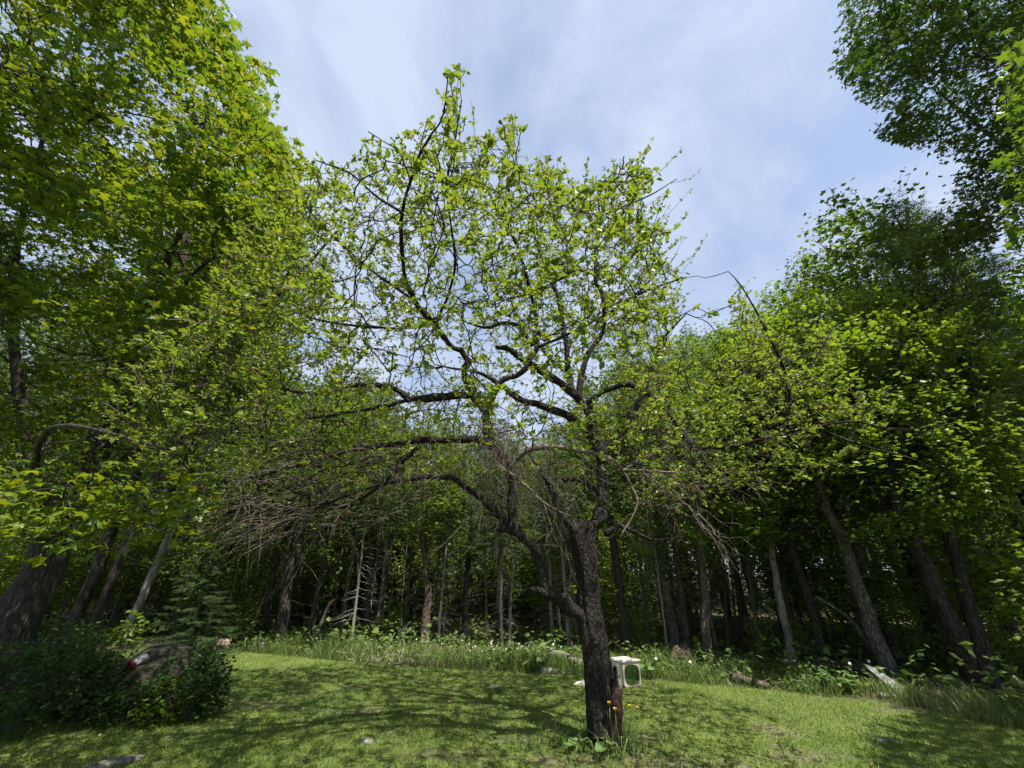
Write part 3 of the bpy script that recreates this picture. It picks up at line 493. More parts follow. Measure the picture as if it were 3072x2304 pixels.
# dead bare twigs: drooping from the lower limbs, dense in the witch's-broom
n = 320; s_ = rng.integers(0, len(base_dead), n); p0 = base_dead[s_]; dr = unit(bd_t[s_]*rng.uniform(-.2, .9, n)[:, None]+rng.normal(0, .7, (n, 3))+np.array([-.15, -.25, -.35]))
ln = rng.uniform(.2, .75, n)
def sprigs(p0, dr, ln, sag, jit, n_=6, r0=.0042, r1=.0016):
    u = np.linspace(0, 1, n_)[None, :, None]; Pn = p0[:, None]+dr[:, None]*u*ln[:, None, None]; Pn[:, :, 2] -= sag*(u[:, :, 0]**2)*ln[:, None]
    j_ = np.cumsum(rng.normal(0, jit, Pn.shape), 1)*ln[:, None, None]; j_[:, 0] = 0; Pn = Pn+j_; R = np.linspace(r0, r1, n_); return [(q, R) for q in Pn]
D1 = sprigs(p0, dr, ln, .35, .05)
q0 = np.array([p[rng.integers(2, 5)] for p, r in D1 for _ in range(2)]); qd = unit(np.repeat(dr, 2, 0)*.7+rng.normal(0, .7, (len(q0), 3))+np.array([0, 0, -.3]))
D2 = sprigs(q0, qd, rng.uniform(.1, .38, len(q0)), .25, .06, 4, .0026, .0012)
c0 = P(1480, 1320, y0-.4); nb = 170; p0 = c0+rng.normal(0, 1, (nb, 3))*np.array([.14, .18, .2]); dr = unit(rng.normal(0, .7, (nb, 3))+np.array([.15, -.5, -.55]))
D3 = sprigs(p0, dr, rng.uniform(.15, .75, nb), .5, .07, 6, .0036, .0014)
c0 = P(1660, 1400, y0-.8); nb = 34; p0 = c0+rng.normal(0, 1, (nb, 3))*np.array([.35, .1, .05]); D3 += sprigs(p0, unit(rng.normal(0, .5, (nb, 3))+np.array([.2, -.2, -.8])), rng.uniform(.3, .8, nb), .3, .07, 6, .004, .0015)
c0 = P(860, 1540, y0-.95); nb = 150; p0 = c0+rng.normal(0, 1, (nb, 3))*np.array([.55, .3, .13]); dr = unit(rng.normal(0, .5, (nb, 3))+np.array([-.8, -.2, -.25]))
D3 += sprigs(p0, dr, rng.uniform(.2, .8, nb), .25, .05, 6, .0036, .0014)
c0 = P(1000, 1420, y0-.8); nb = 170; p0 = c0+rng.normal(0, 1, (nb, 3))*np.array([.8, .3, .15]); D3 += sprigs(p0, unit(rng.normal(0, .6, (nb, 3))+np.array([-.6, -.2, -.2])), rng.uniform(.2, .7, nb), .2, .05, 6, .0036, .0014)
c0 = P(1960, 1450, y0-.6); nb = 40; p0 = c0+rng.normal(0, 1, (nb, 3))*np.array([.7, .3, .2]); D3 += sprigs(p0, unit(rng.normal(0, .6, (nb, 3))+np.array([.5, -.2, -.3])), rng.uniform(.2, .7, nb), .2, .05, 6, .0036, .0014)
obj('dead_twigs', tubemesh('dead_twigs', [(p-OFF, r) for p, r in D1+D2+D3], 'dead_twig', 3), apple, kind='stuff')
# ================================================================ big maples at both sides
TPM = tpl_maple()
def big_tree(name, label, base, trunk_pts, limbs, stages, leaf_sz, per, mat, bark, leafk, parts=300, flat=.55, extra_pts=None, spread=.9):
    root = thing(name, label, 'tree', (base[0], base[1], 0)); O = np.array([base[0], base[1], 0.]); s = Skel(); polys = []
    for pts, r0, r1, n in [trunk_pts]+limbs:
        c = catmull(pts, n); rad = np.linspace(r0, r1, n); c = rough(c, rad, .12); s.add(c, rad); polys.append((c, rad))
    V, Q, T = tubes([(polys[0][0]-O, polys[0][1])], 18); obj('trunk', mesh('trunk', V, [Q, T], bark, True), root)
    for p_, r_ in polys[1:]: obj('limb', tubemesh('limb', [(p_-O, r_)], bark, 9), root)
    outs = [s.grow(A, n, k, rm, j, sg, maxlen=ml) for A, n, k, rm, j, sg, ml in stages]
    obj('branches', tubemesh('branches', [(p-O, r) for o in outs for p, r in o], bark, 3), root, kind='stuff')
    e = outs[-1]+outs[-2]; E = np.array([p[-1] for p, r in e]+[p[-2] for p, r in outs[-1]]); Et = np.array([unit(p[-1]-p[-2]) for p, r in e]+[unit(p[-1]-p[-2]) for p, r in outs[-1]])
    pos, d, up, sz = clusters(E, Et, per, leaf_sz, spread, .2, leaf_sz*.9, flat)
    k = leafk(pos); pos, d, up, sz = pos[k], d[k], up[k], sz[k]
    keep = leaf_parts(root, TPM, pos-O, d, up, sz, mat, parts, O) if parts else np.ones(len(pos), bool)
    obj('crown', leafmesh('crown', TPM, (pos-O)[keep], d[keep], up[keep], sz[keep], mat), root, kind='stuff'); print(name, len(pos)); return root
# left maple
bl = G(-60, 2090)
ed_y = [-900, 0, 60, 170, 190, 250, 262, 330, 350, 405, 425, 470, 500, 620, 700, 800, 1000, 1200, 1380, 1500, 1560, 1640, 1700]
ed_x = [760, 600, 680, 655, 800, 790, 720, 830, 740, 870, 830, 850, 900, 900, 870, 800, 720, 560, 520, 640, 640, 600, 300]
def left_ok(A, m_=0): x, y, z = proj(A); return (x < np.interp(y, ed_y, ed_x)+m_) & (z > np.where((y > 1330) | ((y > 780) & (y < 1050) & (x < 520)), 2.6, 4.3)) & (y < 1700)
def region(n, c, r, ok, sh=.2):
    out = np.zeros((0, 3))
    while len(out) < n:
        A = ellipsoid(n*2, c, r, sh); out = np.vstack([out, A[ok(A)]])
    return out[:n]
lc = (-7.0, 5.6, 9.4); lr = (5.6, 5.4, 6.6)
def lowbranch(n):  # the low bough that hangs in front of the dark shrubs, and the layer above it
    a = np.array([P(x, y, Y) for x, y, Y in zip(rng.uniform(-60, 640, n), rng.normal(1520, 60, n), rng.uniform(3.4, 4.4, n))]); b = np.array([P(x, y, Y) for x, y, Y in zip(rng.uniform(-60, 480, n), rng.normal(920, 50, n), rng.uniform(3.6, 4.6, n))])
    return np.vstack([a, b])
bx, by = bl[0], bl[1]
T0 = ([(bx, by, -.1), (bx+.05, by, 1.5), (bx+.1, by-.05, 3.5), (bx+.3, by-.1, 5.5), (bx+.3, by-.2, 7.5), (bx+.1, by-.5, 9.5), (bx-.3, by-.8, 12)], .31, .05, 30)
lim = [([(bx+.05, by, 2.6), (bx+.9, by+.2, 4.2), (bx+1.7, by+.3, 6.5), (bx+2.0, by, 8), (bx+2.1, by-.4, 9.5)], .12, .03, 18),
       ([(bx+.1, by, 3.2), (bx+1.0, by-1, 5), (bx+2.0, by-2.1, 7), (bx+2.8, by-3, 9.5)], .11, .025, 16),
       ([(bx+.05, by, 2.2), (bx-.8, by-.6, 4), (bx-1.2, by-1.6, 6.5), (bx-1.0, by-2.6, 9.5)], .12, .025, 16),
       ([(bx+.05, by, 1.9), (bx+.8, by-1.2, 2.6), (bx+2.0, by-2.5, 3.0), (bx+3.6, by-3.7, 2.85), (bx+5.0, by-4.1, 2.5)], .05, .01, 18),
       ([(bx+.2, by, 4.4), (bx+1.5, by-1.2, 5.1), (bx+3.0, by-2.6, 5.4), (bx+4.4, by-3.6, 5.2)], .05, .012, 16),
       ([(bx+.2, by, 4.8), (bx+1.6, by-.3, 5.6), (bx+3.2, by-.8, 6.8), (bx+4.4, by-1.2, 8.4)], .08, .016, 16)]
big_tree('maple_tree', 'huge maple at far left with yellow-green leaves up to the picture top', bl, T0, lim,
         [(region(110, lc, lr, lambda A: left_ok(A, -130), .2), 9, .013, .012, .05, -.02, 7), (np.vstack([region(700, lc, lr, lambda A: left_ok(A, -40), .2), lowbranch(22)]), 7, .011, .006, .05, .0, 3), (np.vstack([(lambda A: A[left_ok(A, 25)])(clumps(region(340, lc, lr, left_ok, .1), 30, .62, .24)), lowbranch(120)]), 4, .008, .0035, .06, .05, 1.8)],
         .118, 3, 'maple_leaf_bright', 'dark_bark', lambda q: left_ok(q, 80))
# right maple whose crown hangs into the top right corner
brp = np.array([13.0, 6.2, 0]); rx_, ry_ = brp[0], brp[1]
er_y = [-900, 0, 100, 215, 235, 300, 330, 345, 375, 400, 420, 470, 560, 700, 900, 1100, 1500]
er_x = [2440, 2525, 2530, 2535, 2550, 2620, 2655, 2740, 2665, 2650, 2700, 2850, 2870, 2850, 2890, 2960, 3000]
def right_ok(A, m_=0): x, y, z = proj(A); return (x > np.interp(y, er_y, er_x)-m_) & (z > 2.5) & (y < 1500)
rc = (12.6, 6.2, 13.6); rr = (4.0, 3.4, 5.2)
T0 = ([(rx_, ry_, -.1), (rx_+.05, ry_, 3), (rx_+.1, ry_, 6), (rx_+.2, ry_-.1, 9), (rx_+.3, ry_-.2, 13), (rx_+.4, ry_-.2, 17)], .24, .05, 26)
lim = [([(rx_+.05, ry_, 4.5), (rx_-.5, ry_-.8, 6.0), (rx_-1.0, ry_-1.2, 9), (rx_-1.6, ry_-1.4, 12)], .10, .03, 16), ([(rx_+.1, ry_, 5.5), (rx_+1.2, ry_-.8, 7.5), (rx_+2, ry_-1.4, 10.5)], .10, .03, 14), ([(rx_+.1, ry_, 7), (rx_-.5, ry_+.2, 10), (rx_-1.2, ry_+.3, 13.5)], .09, .03, 14)]
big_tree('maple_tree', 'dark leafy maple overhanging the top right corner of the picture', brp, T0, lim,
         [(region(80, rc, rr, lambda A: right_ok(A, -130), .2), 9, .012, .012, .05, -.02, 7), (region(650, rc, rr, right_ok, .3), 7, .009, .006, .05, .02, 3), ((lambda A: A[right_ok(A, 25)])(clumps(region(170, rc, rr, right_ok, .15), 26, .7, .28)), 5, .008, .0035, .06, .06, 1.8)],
         .13, 3, 'maple_leaf_shaded', 'dark_bark', lambda q: right_ok(q, 50))
# maple standing just outside the right border; its low boughs shade the lower right corner
bsp = np.array([8.8, 2.9, 0])
def shade_ok(A): x, y, z = proj(A); return (x > 3010) & (A[:, 2] > 2.2)
T0 = ([(8.8, 2.9, -.1), (8.8, 2.9, 3), (8.7, 3.0, 6), (8.7, 3.0, 7.6)], .16, .04, 18)
lim = [([(8.8, 2.9, 2.5), (8.2, 3.1, 3.6), (7.4, 3.4, 4.6)], .06, .02, 10), ([(8.8, 2.9, 3), (8.2, 2.4, 4.2), (7.4, 2.0, 5.2)], .06, .02, 10)]
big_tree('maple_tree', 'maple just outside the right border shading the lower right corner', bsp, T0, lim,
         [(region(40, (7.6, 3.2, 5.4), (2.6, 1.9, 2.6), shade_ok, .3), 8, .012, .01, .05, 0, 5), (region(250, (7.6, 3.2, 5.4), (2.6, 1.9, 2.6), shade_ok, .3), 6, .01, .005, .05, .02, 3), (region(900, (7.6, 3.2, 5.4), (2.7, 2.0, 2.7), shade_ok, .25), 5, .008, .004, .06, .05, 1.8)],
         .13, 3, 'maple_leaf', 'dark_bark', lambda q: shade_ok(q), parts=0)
# ================================================================ prototypes for the trees of the wood (10 m tall)
def crown_profile(n, h0, h1, R, shape):
    out = []
    while len(out) < n:
        h = rng.uniform(h0, h1, n*2); u = (h-h0)/(h1-h0); rmax = R*shape(u); q = np.sqrt(rng.random(n*2)); a = rng.random(n*2)*6.283
        m_ = rng.random(n*2) < (rmax/R)**2+.05; out += list(np.stack([np.cos(a)*q*rmax, np.sin(a)*q*rmax, h], 1)[m_])
    return np.array(out[:n])
def proto_decid(seed, h0, R, shape, nleaf, leaf=.13, mat='maple_leaf', keep=.6, lean=.15, k=.011):
    s = Skel(); z = np.linspace(0, 8.2, 26); wob = np.cumsum(rng.normal(0, lean*.15, (26, 2)), 0); wob -= wob[0]; ax = np.stack([wob[:, 0], wob[:, 1], z], 1); rad = .10*(1-z/8.6)**.8+.008; rad[0] *= 1.3; s.add(ax, rad)
    b1 = s.grow(lump(crown_profile(70, h0, 9.9, R, shape), 1., seed, .9), 8, k, .008, .05, -.02, maxlen=4)
    b2 = s.grow(lump(crown_profile(520, h0, 10, R, shape), .9, seed+1, keep+.15), 6, .009, .004, .06, .02, maxlen=2.2)
    b3 = s.grow(clumps(crown_profile(int(nleaf/3.2*keep/16), h0, 9.8, R, shape), 16, .42, .2), 3, .007, .003, .06, .05, maxlen=1.4)
    E = np.array([p[-1] for p, r in b2+b3]+[p[-2] for p, r in b3]); Et = np.array([unit(p[-1]-p[-2]) for p, r in b2+b3]+[unit(p[-1]-p[-2]) for p, r in b3])
    pos, d, up, sz = clusters(E, Et, 3, leaf, .9, .2, leaf*.9, .5)
    # stubs of dead lower branches
    st = []
    for _ in range(16):
        h = rng.uniform(1.5, h0+1); i = int(h/8.2*25); a = rng.random()*6.283; l = rng.uniform(.3, 1.0); q = ax[i]+np.linspace(0, 1, 5)[:, None]*np.array([math.cos(a), math.sin(a), rng.uniform(-.3, .3)])*l+rng.normal(0, .02, (5, 3)); q[0] = ax[i]; st.append((q, np.linspace(.012, .003, 5)))
    return dict(trunk=tubemesh('trunk', [(ax, rad)], 'dark_bark', 12), branches=tubemesh('branches', b1+b2+b3+st, 'dark_bark', 3), crown=leafmesh('crown', tpl_simple(), pos, d, up, sz, mat))
oval = lambda u: np.sqrt(np.clip(1-(2*u-1)**2*.96, 0, 1)); cone = lambda u: np.clip(1-u, 0, 1)**.8*.95+.05; topheavy = lambda u: np.clip(np.sin(np.pi*np.clip(u, 0, 1)**.8), .08, 1)
PR = {'A': proto_decid(1, 3.0, 2.2, oval, 5200), 'B': proto_decid(5, 3.8, 1.7, oval, 3600), 'C': proto_decid(9, 2.4, 2.6, topheavy, 5600), 'D': proto_decid(13, 2.2, 2.0, oval, 2600, .11, 'young_leaf', .7), 'F': proto_decid(21, .9, 2.3, oval, 5200, .14, 'young_leaf', .65), 'H': proto_decid(25, 1.2, 2.4, oval, 5200, .14, 'maple_leaf', .65), 'E': proto_decid(17, 2.0, 2.3, topheavy, 4600, .12, 'young_leaf', .6)}
def proto_spruce(h0, R, nb, mat='needle', droop=.35, spray=.26, dens=1., soft=False):
    ax = np.stack([np.zeros(24), np.zeros(24), np.linspace(0, 9.9, 24)], 1); ax[:, :2] += np.cumsum(rng.normal(0, .012, (24, 2)), 0); rad = .10*(1-ax[:, 2]/10.1)+.006; polys, pos, d, up, sz = [], [], [], [], []
    for i in range(nb):
        h = h0+(9.75-h0)*(i+rng.random())/nb; u = (h-h0)/(10-h0); l = R*(1-u)**.85*rng.uniform(.65, 1.1)+.12; a = i*2.399+rng.normal(0, .3); q = np.array([np.interp(h, ax[:, 2], ax[:, 0]), np.interp(h, ax[:, 2], ax[:, 1]), h])
        t = np.linspace(0, 1, 7)[:, None]; dirv = np.array([math.cos(a), math.sin(a), 0]); pl = q+dirv*t*l; pl[:, 2] += (-droop*t[:, 0]+droop*.75*t[:, 0]**2)*l+.1*l*(u*2-.6)*t[:, 0]; polys.append((pl, np.linspace(.014, .004, 7)))
        m_ = int(max(4, l*15*dens)); tt = rng.random(m_)**.7; c = np.stack([np.interp(tt, t[:, 0], pl[:, k]) for k in range(3)], 1); side = np.array([-dirv[1], dirv[0], 0])
        sg = np.where(rng.random(m_) < .5, -1, 1)[:, None]; dd = unit(dirv*rng.uniform(.3, 1, (m_, 1))+side*sg*rng.uniform(.1, 1, (m_, 1))+np.array([0, 0, -.25])+rng.normal(0, .2, (m_, 3)))
        if soft: dd = unit(dd+rng.normal(0, .5, (m_, 3)))
        pos.append(c); d.append(dd); up.append(unit(np.array([0, 0, 1.])+rng.normal(0, .35, (m_, 3)))); sz.append(spray*(.6+.7*rng.random(m_)))
    pos, d, up, sz = map(np.concatenate, (pos, d, up, sz))
    for _ in range(40):
        h = rng.uniform(.8, h0+.4); a = rng.random()*6.283; l = rng.uniform(.3, 1.1); q = np.array([0, 0, h])+np.linspace(0, 1, 5)[:, None]*np.array([math.cos(a), math.sin(a), -.3])*l+rng.normal(0, .02, (5, 3)); polys.append((q, np.linspace(.01, .002, 5)))
    TS = tpl_spray(); return dict(trunk=tubemesh('trunk', [(ax, rad)], 'grey_bark', 10), branches=tubemesh('branches', polys, 'grey_bark', 3), crown=leafmesh('crown', TS, pos, d, up, sz, mat))
PR['S'] = proto_spruce(.5, 1.9, 170); PR['T'] = proto_spruce(4.2, 1.3, 110); PR['L'] = proto_spruce(3.2, 2.4, 190, 'larch_needle', .15, .34, 1.6, True); PR['Y'] = proto_spruce(.5, 3.2, 130, 'needle', .3, .5, 1.2)
def proto_sapling(H, R, n, seed):
    s = Skel(); z = np.linspace(0, H, 14); ax = np.stack([np.cumsum(rng.normal(0, .02, 14)), np.cumsum(rng.normal(0, .02, 14)), z], 1); ax[:, :2] -= ax[0, :2]; rad = np.linspace(.016, .004, 14)*H/2.2; s.add(ax, rad)
    b1 = s.grow(crown_profile(22, H*.25, H, R, oval), 6, .008, .004, .05, 0, maxlen=3); b2 = s.grow(lump(crown_profile(n, H*.2, H*1.02, R, oval), .5, seed, .6), 4, .007, .0025, .05, .03, maxlen=2)
    E = np.array([p[-1] for p, r in b1+b2]+[p[-2] for p, r in b2]); Et = np.array([unit(p[-1]-p[-2]) for p, r in b1+b2]+[unit(p[-1]-p[-2]) for p, r in b2]); pos, d, up, sz = clusters(E, Et, 3, .105, .9, .1, .06, .7)
    return dict(trunk=tubemesh('trunk', [(ax, rad)], 'grey_bark', 6), branches=tubemesh('branches', b1+b2, 'grey_bark', 3), crown=leafmesh('crown', tpl_simple(), pos, d, up, sz, 'young_leaf'))
PR['u'] = proto_sapling(3.2, 1.1, 300, 3); PR['v'] = proto_sapling(2.2, .9, 220, 5); PR['w'] = proto_sapling(4.4, 1.4, 420, 8)
def rebark(o, mat):      # bark of this one copy, on the object's own slot so that the mesh stays shared
    if mat: o.material_slots[0].link = 'OBJECT'; o.material_slots[0].material = MAT[mat]
    return o
def plant_tree(kind, name, label, x, y, H, dia, cw=1., lean=(0, 0), bark=None, group=None, href=10.):
    pr = PR[kind]; root = thing(name, label, 'sapling' if name == 'sapling' else 'tree', (x, y, 0), group); root.rotation_euler = (lean[1], lean[0], rng.random()*6.283)
    # lean is applied about world axes: tilt first, then spin inside
    spin = rng.random()*6.283; root.rotation_euler = (Matrix.Rotation(lean[0], 3, 'Y') @ Matrix.Rotation(lean[1], 3, 'X') @ Matrix.Rotation(spin, 3, 'Z')).to_euler()
    sz = H/href; k = dia/.2 if href == 10 else sz
    t = rebark(obj('trunk', pr['trunk'], root), bark); t.scale = (k, k, sz); t.location.z = -.05
    b = rebark(obj('branches', pr['branches'], root, kind='stuff'), bark); b.scale = (cw, cw, sz); c = obj('crown', pr['crown'], root, kind='stuff'); c.scale = (cw, cw, sz); return root
sk_x = [-900, 600, 800, 880, 905, 920, 1180, 1300, 1560, 1700, 1800, 1880, 2150, 2250, 2330, 2400, 2560, 2700, 2800, 3800]; sk_y = [-500, 0, 300, 480, 620, 1080, 1080, 1230, 1260, 1200, 1020, 950, 930, 830, 720, 650, 540, 470, 440, 300]
def hby(x, y, lo=10, hi=170):      # tallest tree here whose top stays under the photo's skyline
    off = rng.uniform(lo, hi)
    for H in np.arange(19, 3.9, -.25):
        px, py, _ = proj(np.array([x, y, H]))
        if py > np.interp(px+np.array([-60, 0, 60]), sk_x, sk_y).max()+off-(0 if px > 700 else 60): return float(H)
    return 4.
def row(kind, px, py, tx, ty, wpx, top_py, name, label, cw=1., bark=None):
    """trunk foot at pixel (px,py), leaning through (tx,ty); width wpx; crown top at row top_py"""
    g = G(px, py); z = depth(g); q = P(tx, ty, g[1]); lean = math.atan2(q[0]-g[0], q[2]); lean = max(-.22, min(.22, lean))
    H = P(px, top_py, g[1])[2]; H = max(3, min(H, hby(g[0], g[1], 0, 60))); return plant_tree(kind, name, label, g[0], g[1], H, max(.05, wpx/FPX*z), cw, (lean, rng.normal(0, .02)), bark)
ROWS = [
 ('C', 189, 1969, 284, 1718, 34, 300, 'maple_tree', 'leftmost of three slanting trunks behind the grey and red canister', 1.2, 'dark_bark'),
 ('B', 251, 1969, 350, 1718, 27, 420, 'maple_tree', 'middle of three slanting trunks behind the grey and red canister', 1.1, 'dark_bark'),
 ('B', 372, 1925, 470, 1700, 24, 560, 'maple_tree', 'pale grey slanting trunk just right behind the grey and red canister', 1.1, 'pale_bark'),
 ('A', 640, 1905, 690, 1600, 30, 760, 'maple_tree', 'dark trunk in deep shade right of the little fir at left', 1.2, None),
 ('B', 790, 1925, 820, 1740, 20, 860, 'maple_tree', 'thin dark trunk left of the dark leaning trunk at left wood edge', .9, None),
 ('C', 838, 1945, 890, 1700, 34, 900, 'maple_tree', 'dark leaning trunk where tall grass begins at left', 1., 'dark_bark'),
 ('T', 750, 1903, 783, 1815, 9, 1300, 'spruce_tree', 'thin pale pole left of the dark leaning trunk at left', .5, 'pale_bark'),
 ('B', 1100, 1890, 1107, 1700, 22, 1120, 'maple_tree', 'grey double-stemmed tree left of the pale lichened stump', .9, 'grey_bark'),
 ('B', 1268, 1937, 1286, 1700, 27, 1180, 'maple_tree', 'grey trunk with reddish flared foot right of the pale lichened stump', .8, 'red_brown_bark'),
 ('T', 1315, 1928, 1330, 1720, 9, 1320, 'spruce_tree', 'thin grey pole with wispy dead twigs right of flared trunk', .7, 'pale_bark'),
 ('T', 1395, 1905, 1398, 1700, 22, 1350, 'spruce_tree', 'dark trunk behind the two boulders in the wood', .9, 'dark_bark'),
 ('T', 1460, 1937, 1457, 1700, 9, 1330, 'spruce_tree', 'leftmost of three thin grey trunks left of apple trunk', .6, 'grey_bark'),
 ('T', 1504, 1942, 1500, 1700, 13, 1225, 'spruce_tree', 'middle of three thin grey trunks left of apple trunk', .75, 'grey_bark'),
 ('T', 1527, 1942, 1534, 1700, 11, 1270, 'spruce_tree', 'rightmost of three thin grey trunks left of apple trunk', .6, 'grey_bark'),
 ('T', 1708, 1937, 1702, 1845, 15, 1290, 'spruce_tree', 'pale grey trunk directly left of the apple trunk', .7, 'pale_bark'),
 ('B', 1893, 1968, 1850, 1700, 29, 1080, 'maple_tree', 'dark trunk rising behind the cream cab shell', .9, 'dark_bark'),
 ('T', 1870, 1940, 1850, 1740, 12, 1190, 'spruce_tree', 'pinkish thin trunk behind the cream cab shell', .6, 'red_brown_bark'),
 ('D', 1957, 1962, 1933, 1773, 13, 1010, 'maple_tree', 'slim grey trunk first to the right of the cab shell', .9, 'grey_bark'),
 ('D', 2006, 1977, 1988, 1845, 7, 1250, 'maple_tree', 'very thin pale stem second right of the cab shell', .6, 'pale_bark'),
 ('B', 2034, 1973, 1995, 1736, 28, 1000, 'maple_tree', 'stout dark trunk behind the broken brown stump', .9, 'grey_bark'),
 ('D', 2072, 1992, 2037, 1700, 24, 960, 'maple_tree', 'dark trunk right beside the broken brown stump', .8, 'dark_bark'),
 ('D', 2130, 2004, 2112, 1736, 26, 1000, 'maple_tree', 'upright brown rough-barked trunk at the lawn edge right of the stump', .9, 'red_brown_bark'),
 ('D', 2188, 1952, 2177, 1773, 10, 1090, 'maple_tree', 'first thin trunk right of the upright brown trunk', .7, 'grey_bark'),
 ('D', 2214, 1962, 2203, 1845, 7, 1200, 'maple_tree', 'second and thinnest trunk right of the upright brown trunk', .6, 'dark_bark'),
 ('D', 2233, 1962, 2210, 1790, 10, 1050, 'maple_tree', 'third thin trunk right of the upright brown trunk', .7, 'dark_bark'),
 ('D', 2286, 1972, 2268, 1853, 11, 1000, 'maple_tree', 'fourth thin trunk right of the upright brown trunk', .8, 'grey_bark'),
 ('E', 2381, 1987, 2345, 1773, 24, 860, 'maple_tree', 'lichen-spotted pale trunk, left of a close pair', .9, 'pale_bark'),
 ('B', 2403, 1987, 2341, 1740, 21, 800, 'maple_tree', 'dark trunk, right of a close pair', .9, 'dark_bark'),
 ('E', 2482, 2000, 2398, 1755, 27, 640, 'maple_tree', 'dark slanting trunk with loose pale crown above burdock', 1., 'dark_bark'),
 ('A', 2668, 2032, 2563, 1736, 44, 200, 'maple_tree', 'big slanting forked trunk behind the leaning pale slab', 1.15, 'grey_bark'),
 ('A', 2702, 1988, 2655, 1880, 24, 200, 'maple_tree', 'brownish pale trunk just behind the big forked trunk', 1., 'red_brown_bark'),
 ('B', 2984, 2070, 2909, 1736, 40, 200, 'maple_tree', 'dark trunk right beside the thickest trunk at far right', .9, 'dark_bark'),
 ('B', 2945, 2062, 2805, 1736, 52, 200, 'maple_tree', 'thickest dark trunk of the pair at far right', .9, 'dark_bark'),
 ('L', 3330, 2045, 3215, 1800, 40, 520, 'larch_tree', 'feathery larch below the overhanging maple at right', 1.05, 'dark_bark'),
]
for rw in ROWS:
    rw = list(rw)
    if 1850 < rw[1] < 2350: rw[9] *= .66
    elif 2350 < rw[1] < 2500: rw[9] *= .85
    elif 2500 < rw[1] < 2990: rw[9] *= .9; rw[0] = 'E'
    row(*rw)
# leaning side stem of the big forked trunk
g = G(2655, 2020); p = catmull([P(2640, 1972, g[1]), P(2595, 1915, g[1]-.1), P(2560, 1870, g[1]-.1), P(2520, 1835, g[1]-.2), P(2450, 1790, g[1]-.3)], 14)
o = thing('fallen_sapling', 'bare leaning stem resting against the big forked trunk', 'sapling', (p[0][0], p[0][1], 0)); O = np.array([p[0][0], p[0][1], 0]); q = np.vstack([[p[0][0]+.15, p[0][1]+.02, -.02], p]); obj('trunk', tubemesh('trunk', [(q-O, np.linspace(.055, .02, len(q)))], 'grey_bark', 8), o)
# fir and other small trees
g = G(548, 1978); plant_tree('Y', 'fir_tree', 'small dark young fir at left lawn edge behind the shrubs', g[0], g[1], 2.6, .1, .30)
# trees deeper in the wood
used = [G(r_[1], r_[2])[:2] for r_ in ROWS]
for (x_, y_, k_, lab_) in [(9.2, 10.2, 'E', 'bright leafy maple behind the thickest far-right trunk'), (11.6, 9.6, 'A', 'tall leafy maple right of the larch'), (8.0, 12.2, 'A', 'tall dense maple behind the big forked trunk at right'), (12.8, 12.0, 'H', 'low-branched dense maple at the far right border'), (10.4, 13.2, 'E', 'bright tall maple rising behind the larch')]:
    plant_tree(k_, 'maple_tree', lab_, x_, y_, hby(x_, y_, 0, 30), .3, 1.25, (0, 0), 'dark_bark'); used.append((x_, y_))
SHORT = ['leftmost slanting trunk', 'middle slanting trunk', 'pale grey slanting trunk', 'shaded trunk by the fir', 'thin dark left-edge trunk', 'dark leaning trunk', 'thin pale pole', 'grey double-stemmed tree', 'red-footed flared trunk', 'wispy thin pole', 'trunk behind two boulders', 'left thin grey trunk', 'middle thin grey trunk', 'right thin grey trunk', 'pale trunk left of the apple tree', 'dark trunk behind the cab shell', 'pinkish trunk behind the cab shell', 'slim trunk right of the cab shell', 'very thin pale stem', 'stout trunk behind the stump', 'dark trunk beside the stump', 'upright brown trunk', 'first thin right trunk', 'second thin right trunk', 'third thin right trunk', 'fourth thin right trunk', 'lichen-spotted pale trunk', 'dark trunk of the close pair', 'slanting trunk above burdock', 'big forked trunk', 'brownish trunk near the forked one', 'dark far-right trunk', 'thickest far-right trunk', 'larch']
LM = [(r_[1], h_) for r_, h_ in zip(ROWS, SHORT)]
seen = set()
def near_label(x, y, what, prefixes):
    px = float(proj(np.array([x, y, 0.]))[0])
    if px < -150 or px > 3250: return None
    best = min(LM, key=lambda l: abs(l[0]-px)); side = 'left' if px < best[0] else 'right'
    for pre in prefixes:
        lab = f'{pre}{what} {side} behind the {best[1]}'
        if lab not in seen: seen.add(lab); return lab
    return None
def inner_label(x, y, bark, k):
    word = {'dark_bark': 'dark', 'grey_bark': 'grey', 'red_brown_bark': 'brownish'}[bark]; return near_label(x, y, f"{word} {'spruce' if k in 'STL' else 'maple'}", ('slender ', 'farther slender ', 'farthest slender '))
def back(n, ymin, ymax, kinds, label, group, name='maple_tree', mind=1.1, xr=1.5, own=False):
    c = 0; tries = 0
    while c < n and tries < 6000:
        tries += 1; y = ymin+(ymax-ymin)*rng.random(); x = rng.uniform(-xr, xr)*(y+2)
        if min((x-u[0])**2+(y-u[1])**2 for u in used) < mind**2: continue
        used.append((x, y)); k = kinds[rng.integers(len(kinds))]; H = hby(x, y); bark = ['dark_bark', 'grey_bark', 'grey_bark', 'red_brown_bark'][rng.integers(4)]
        lab = (inner_label(x, y, bark, k) if own else None) or label
        plant_tree(k, 'spruce_tree' if k in 'STL' else name, lab, x, y, H, H*.018*rng.uniform(.7, 1.3), rng.uniform(.8, 1.15), tuple(rng.normal(0, .03, 2)), bark, group); c += 1
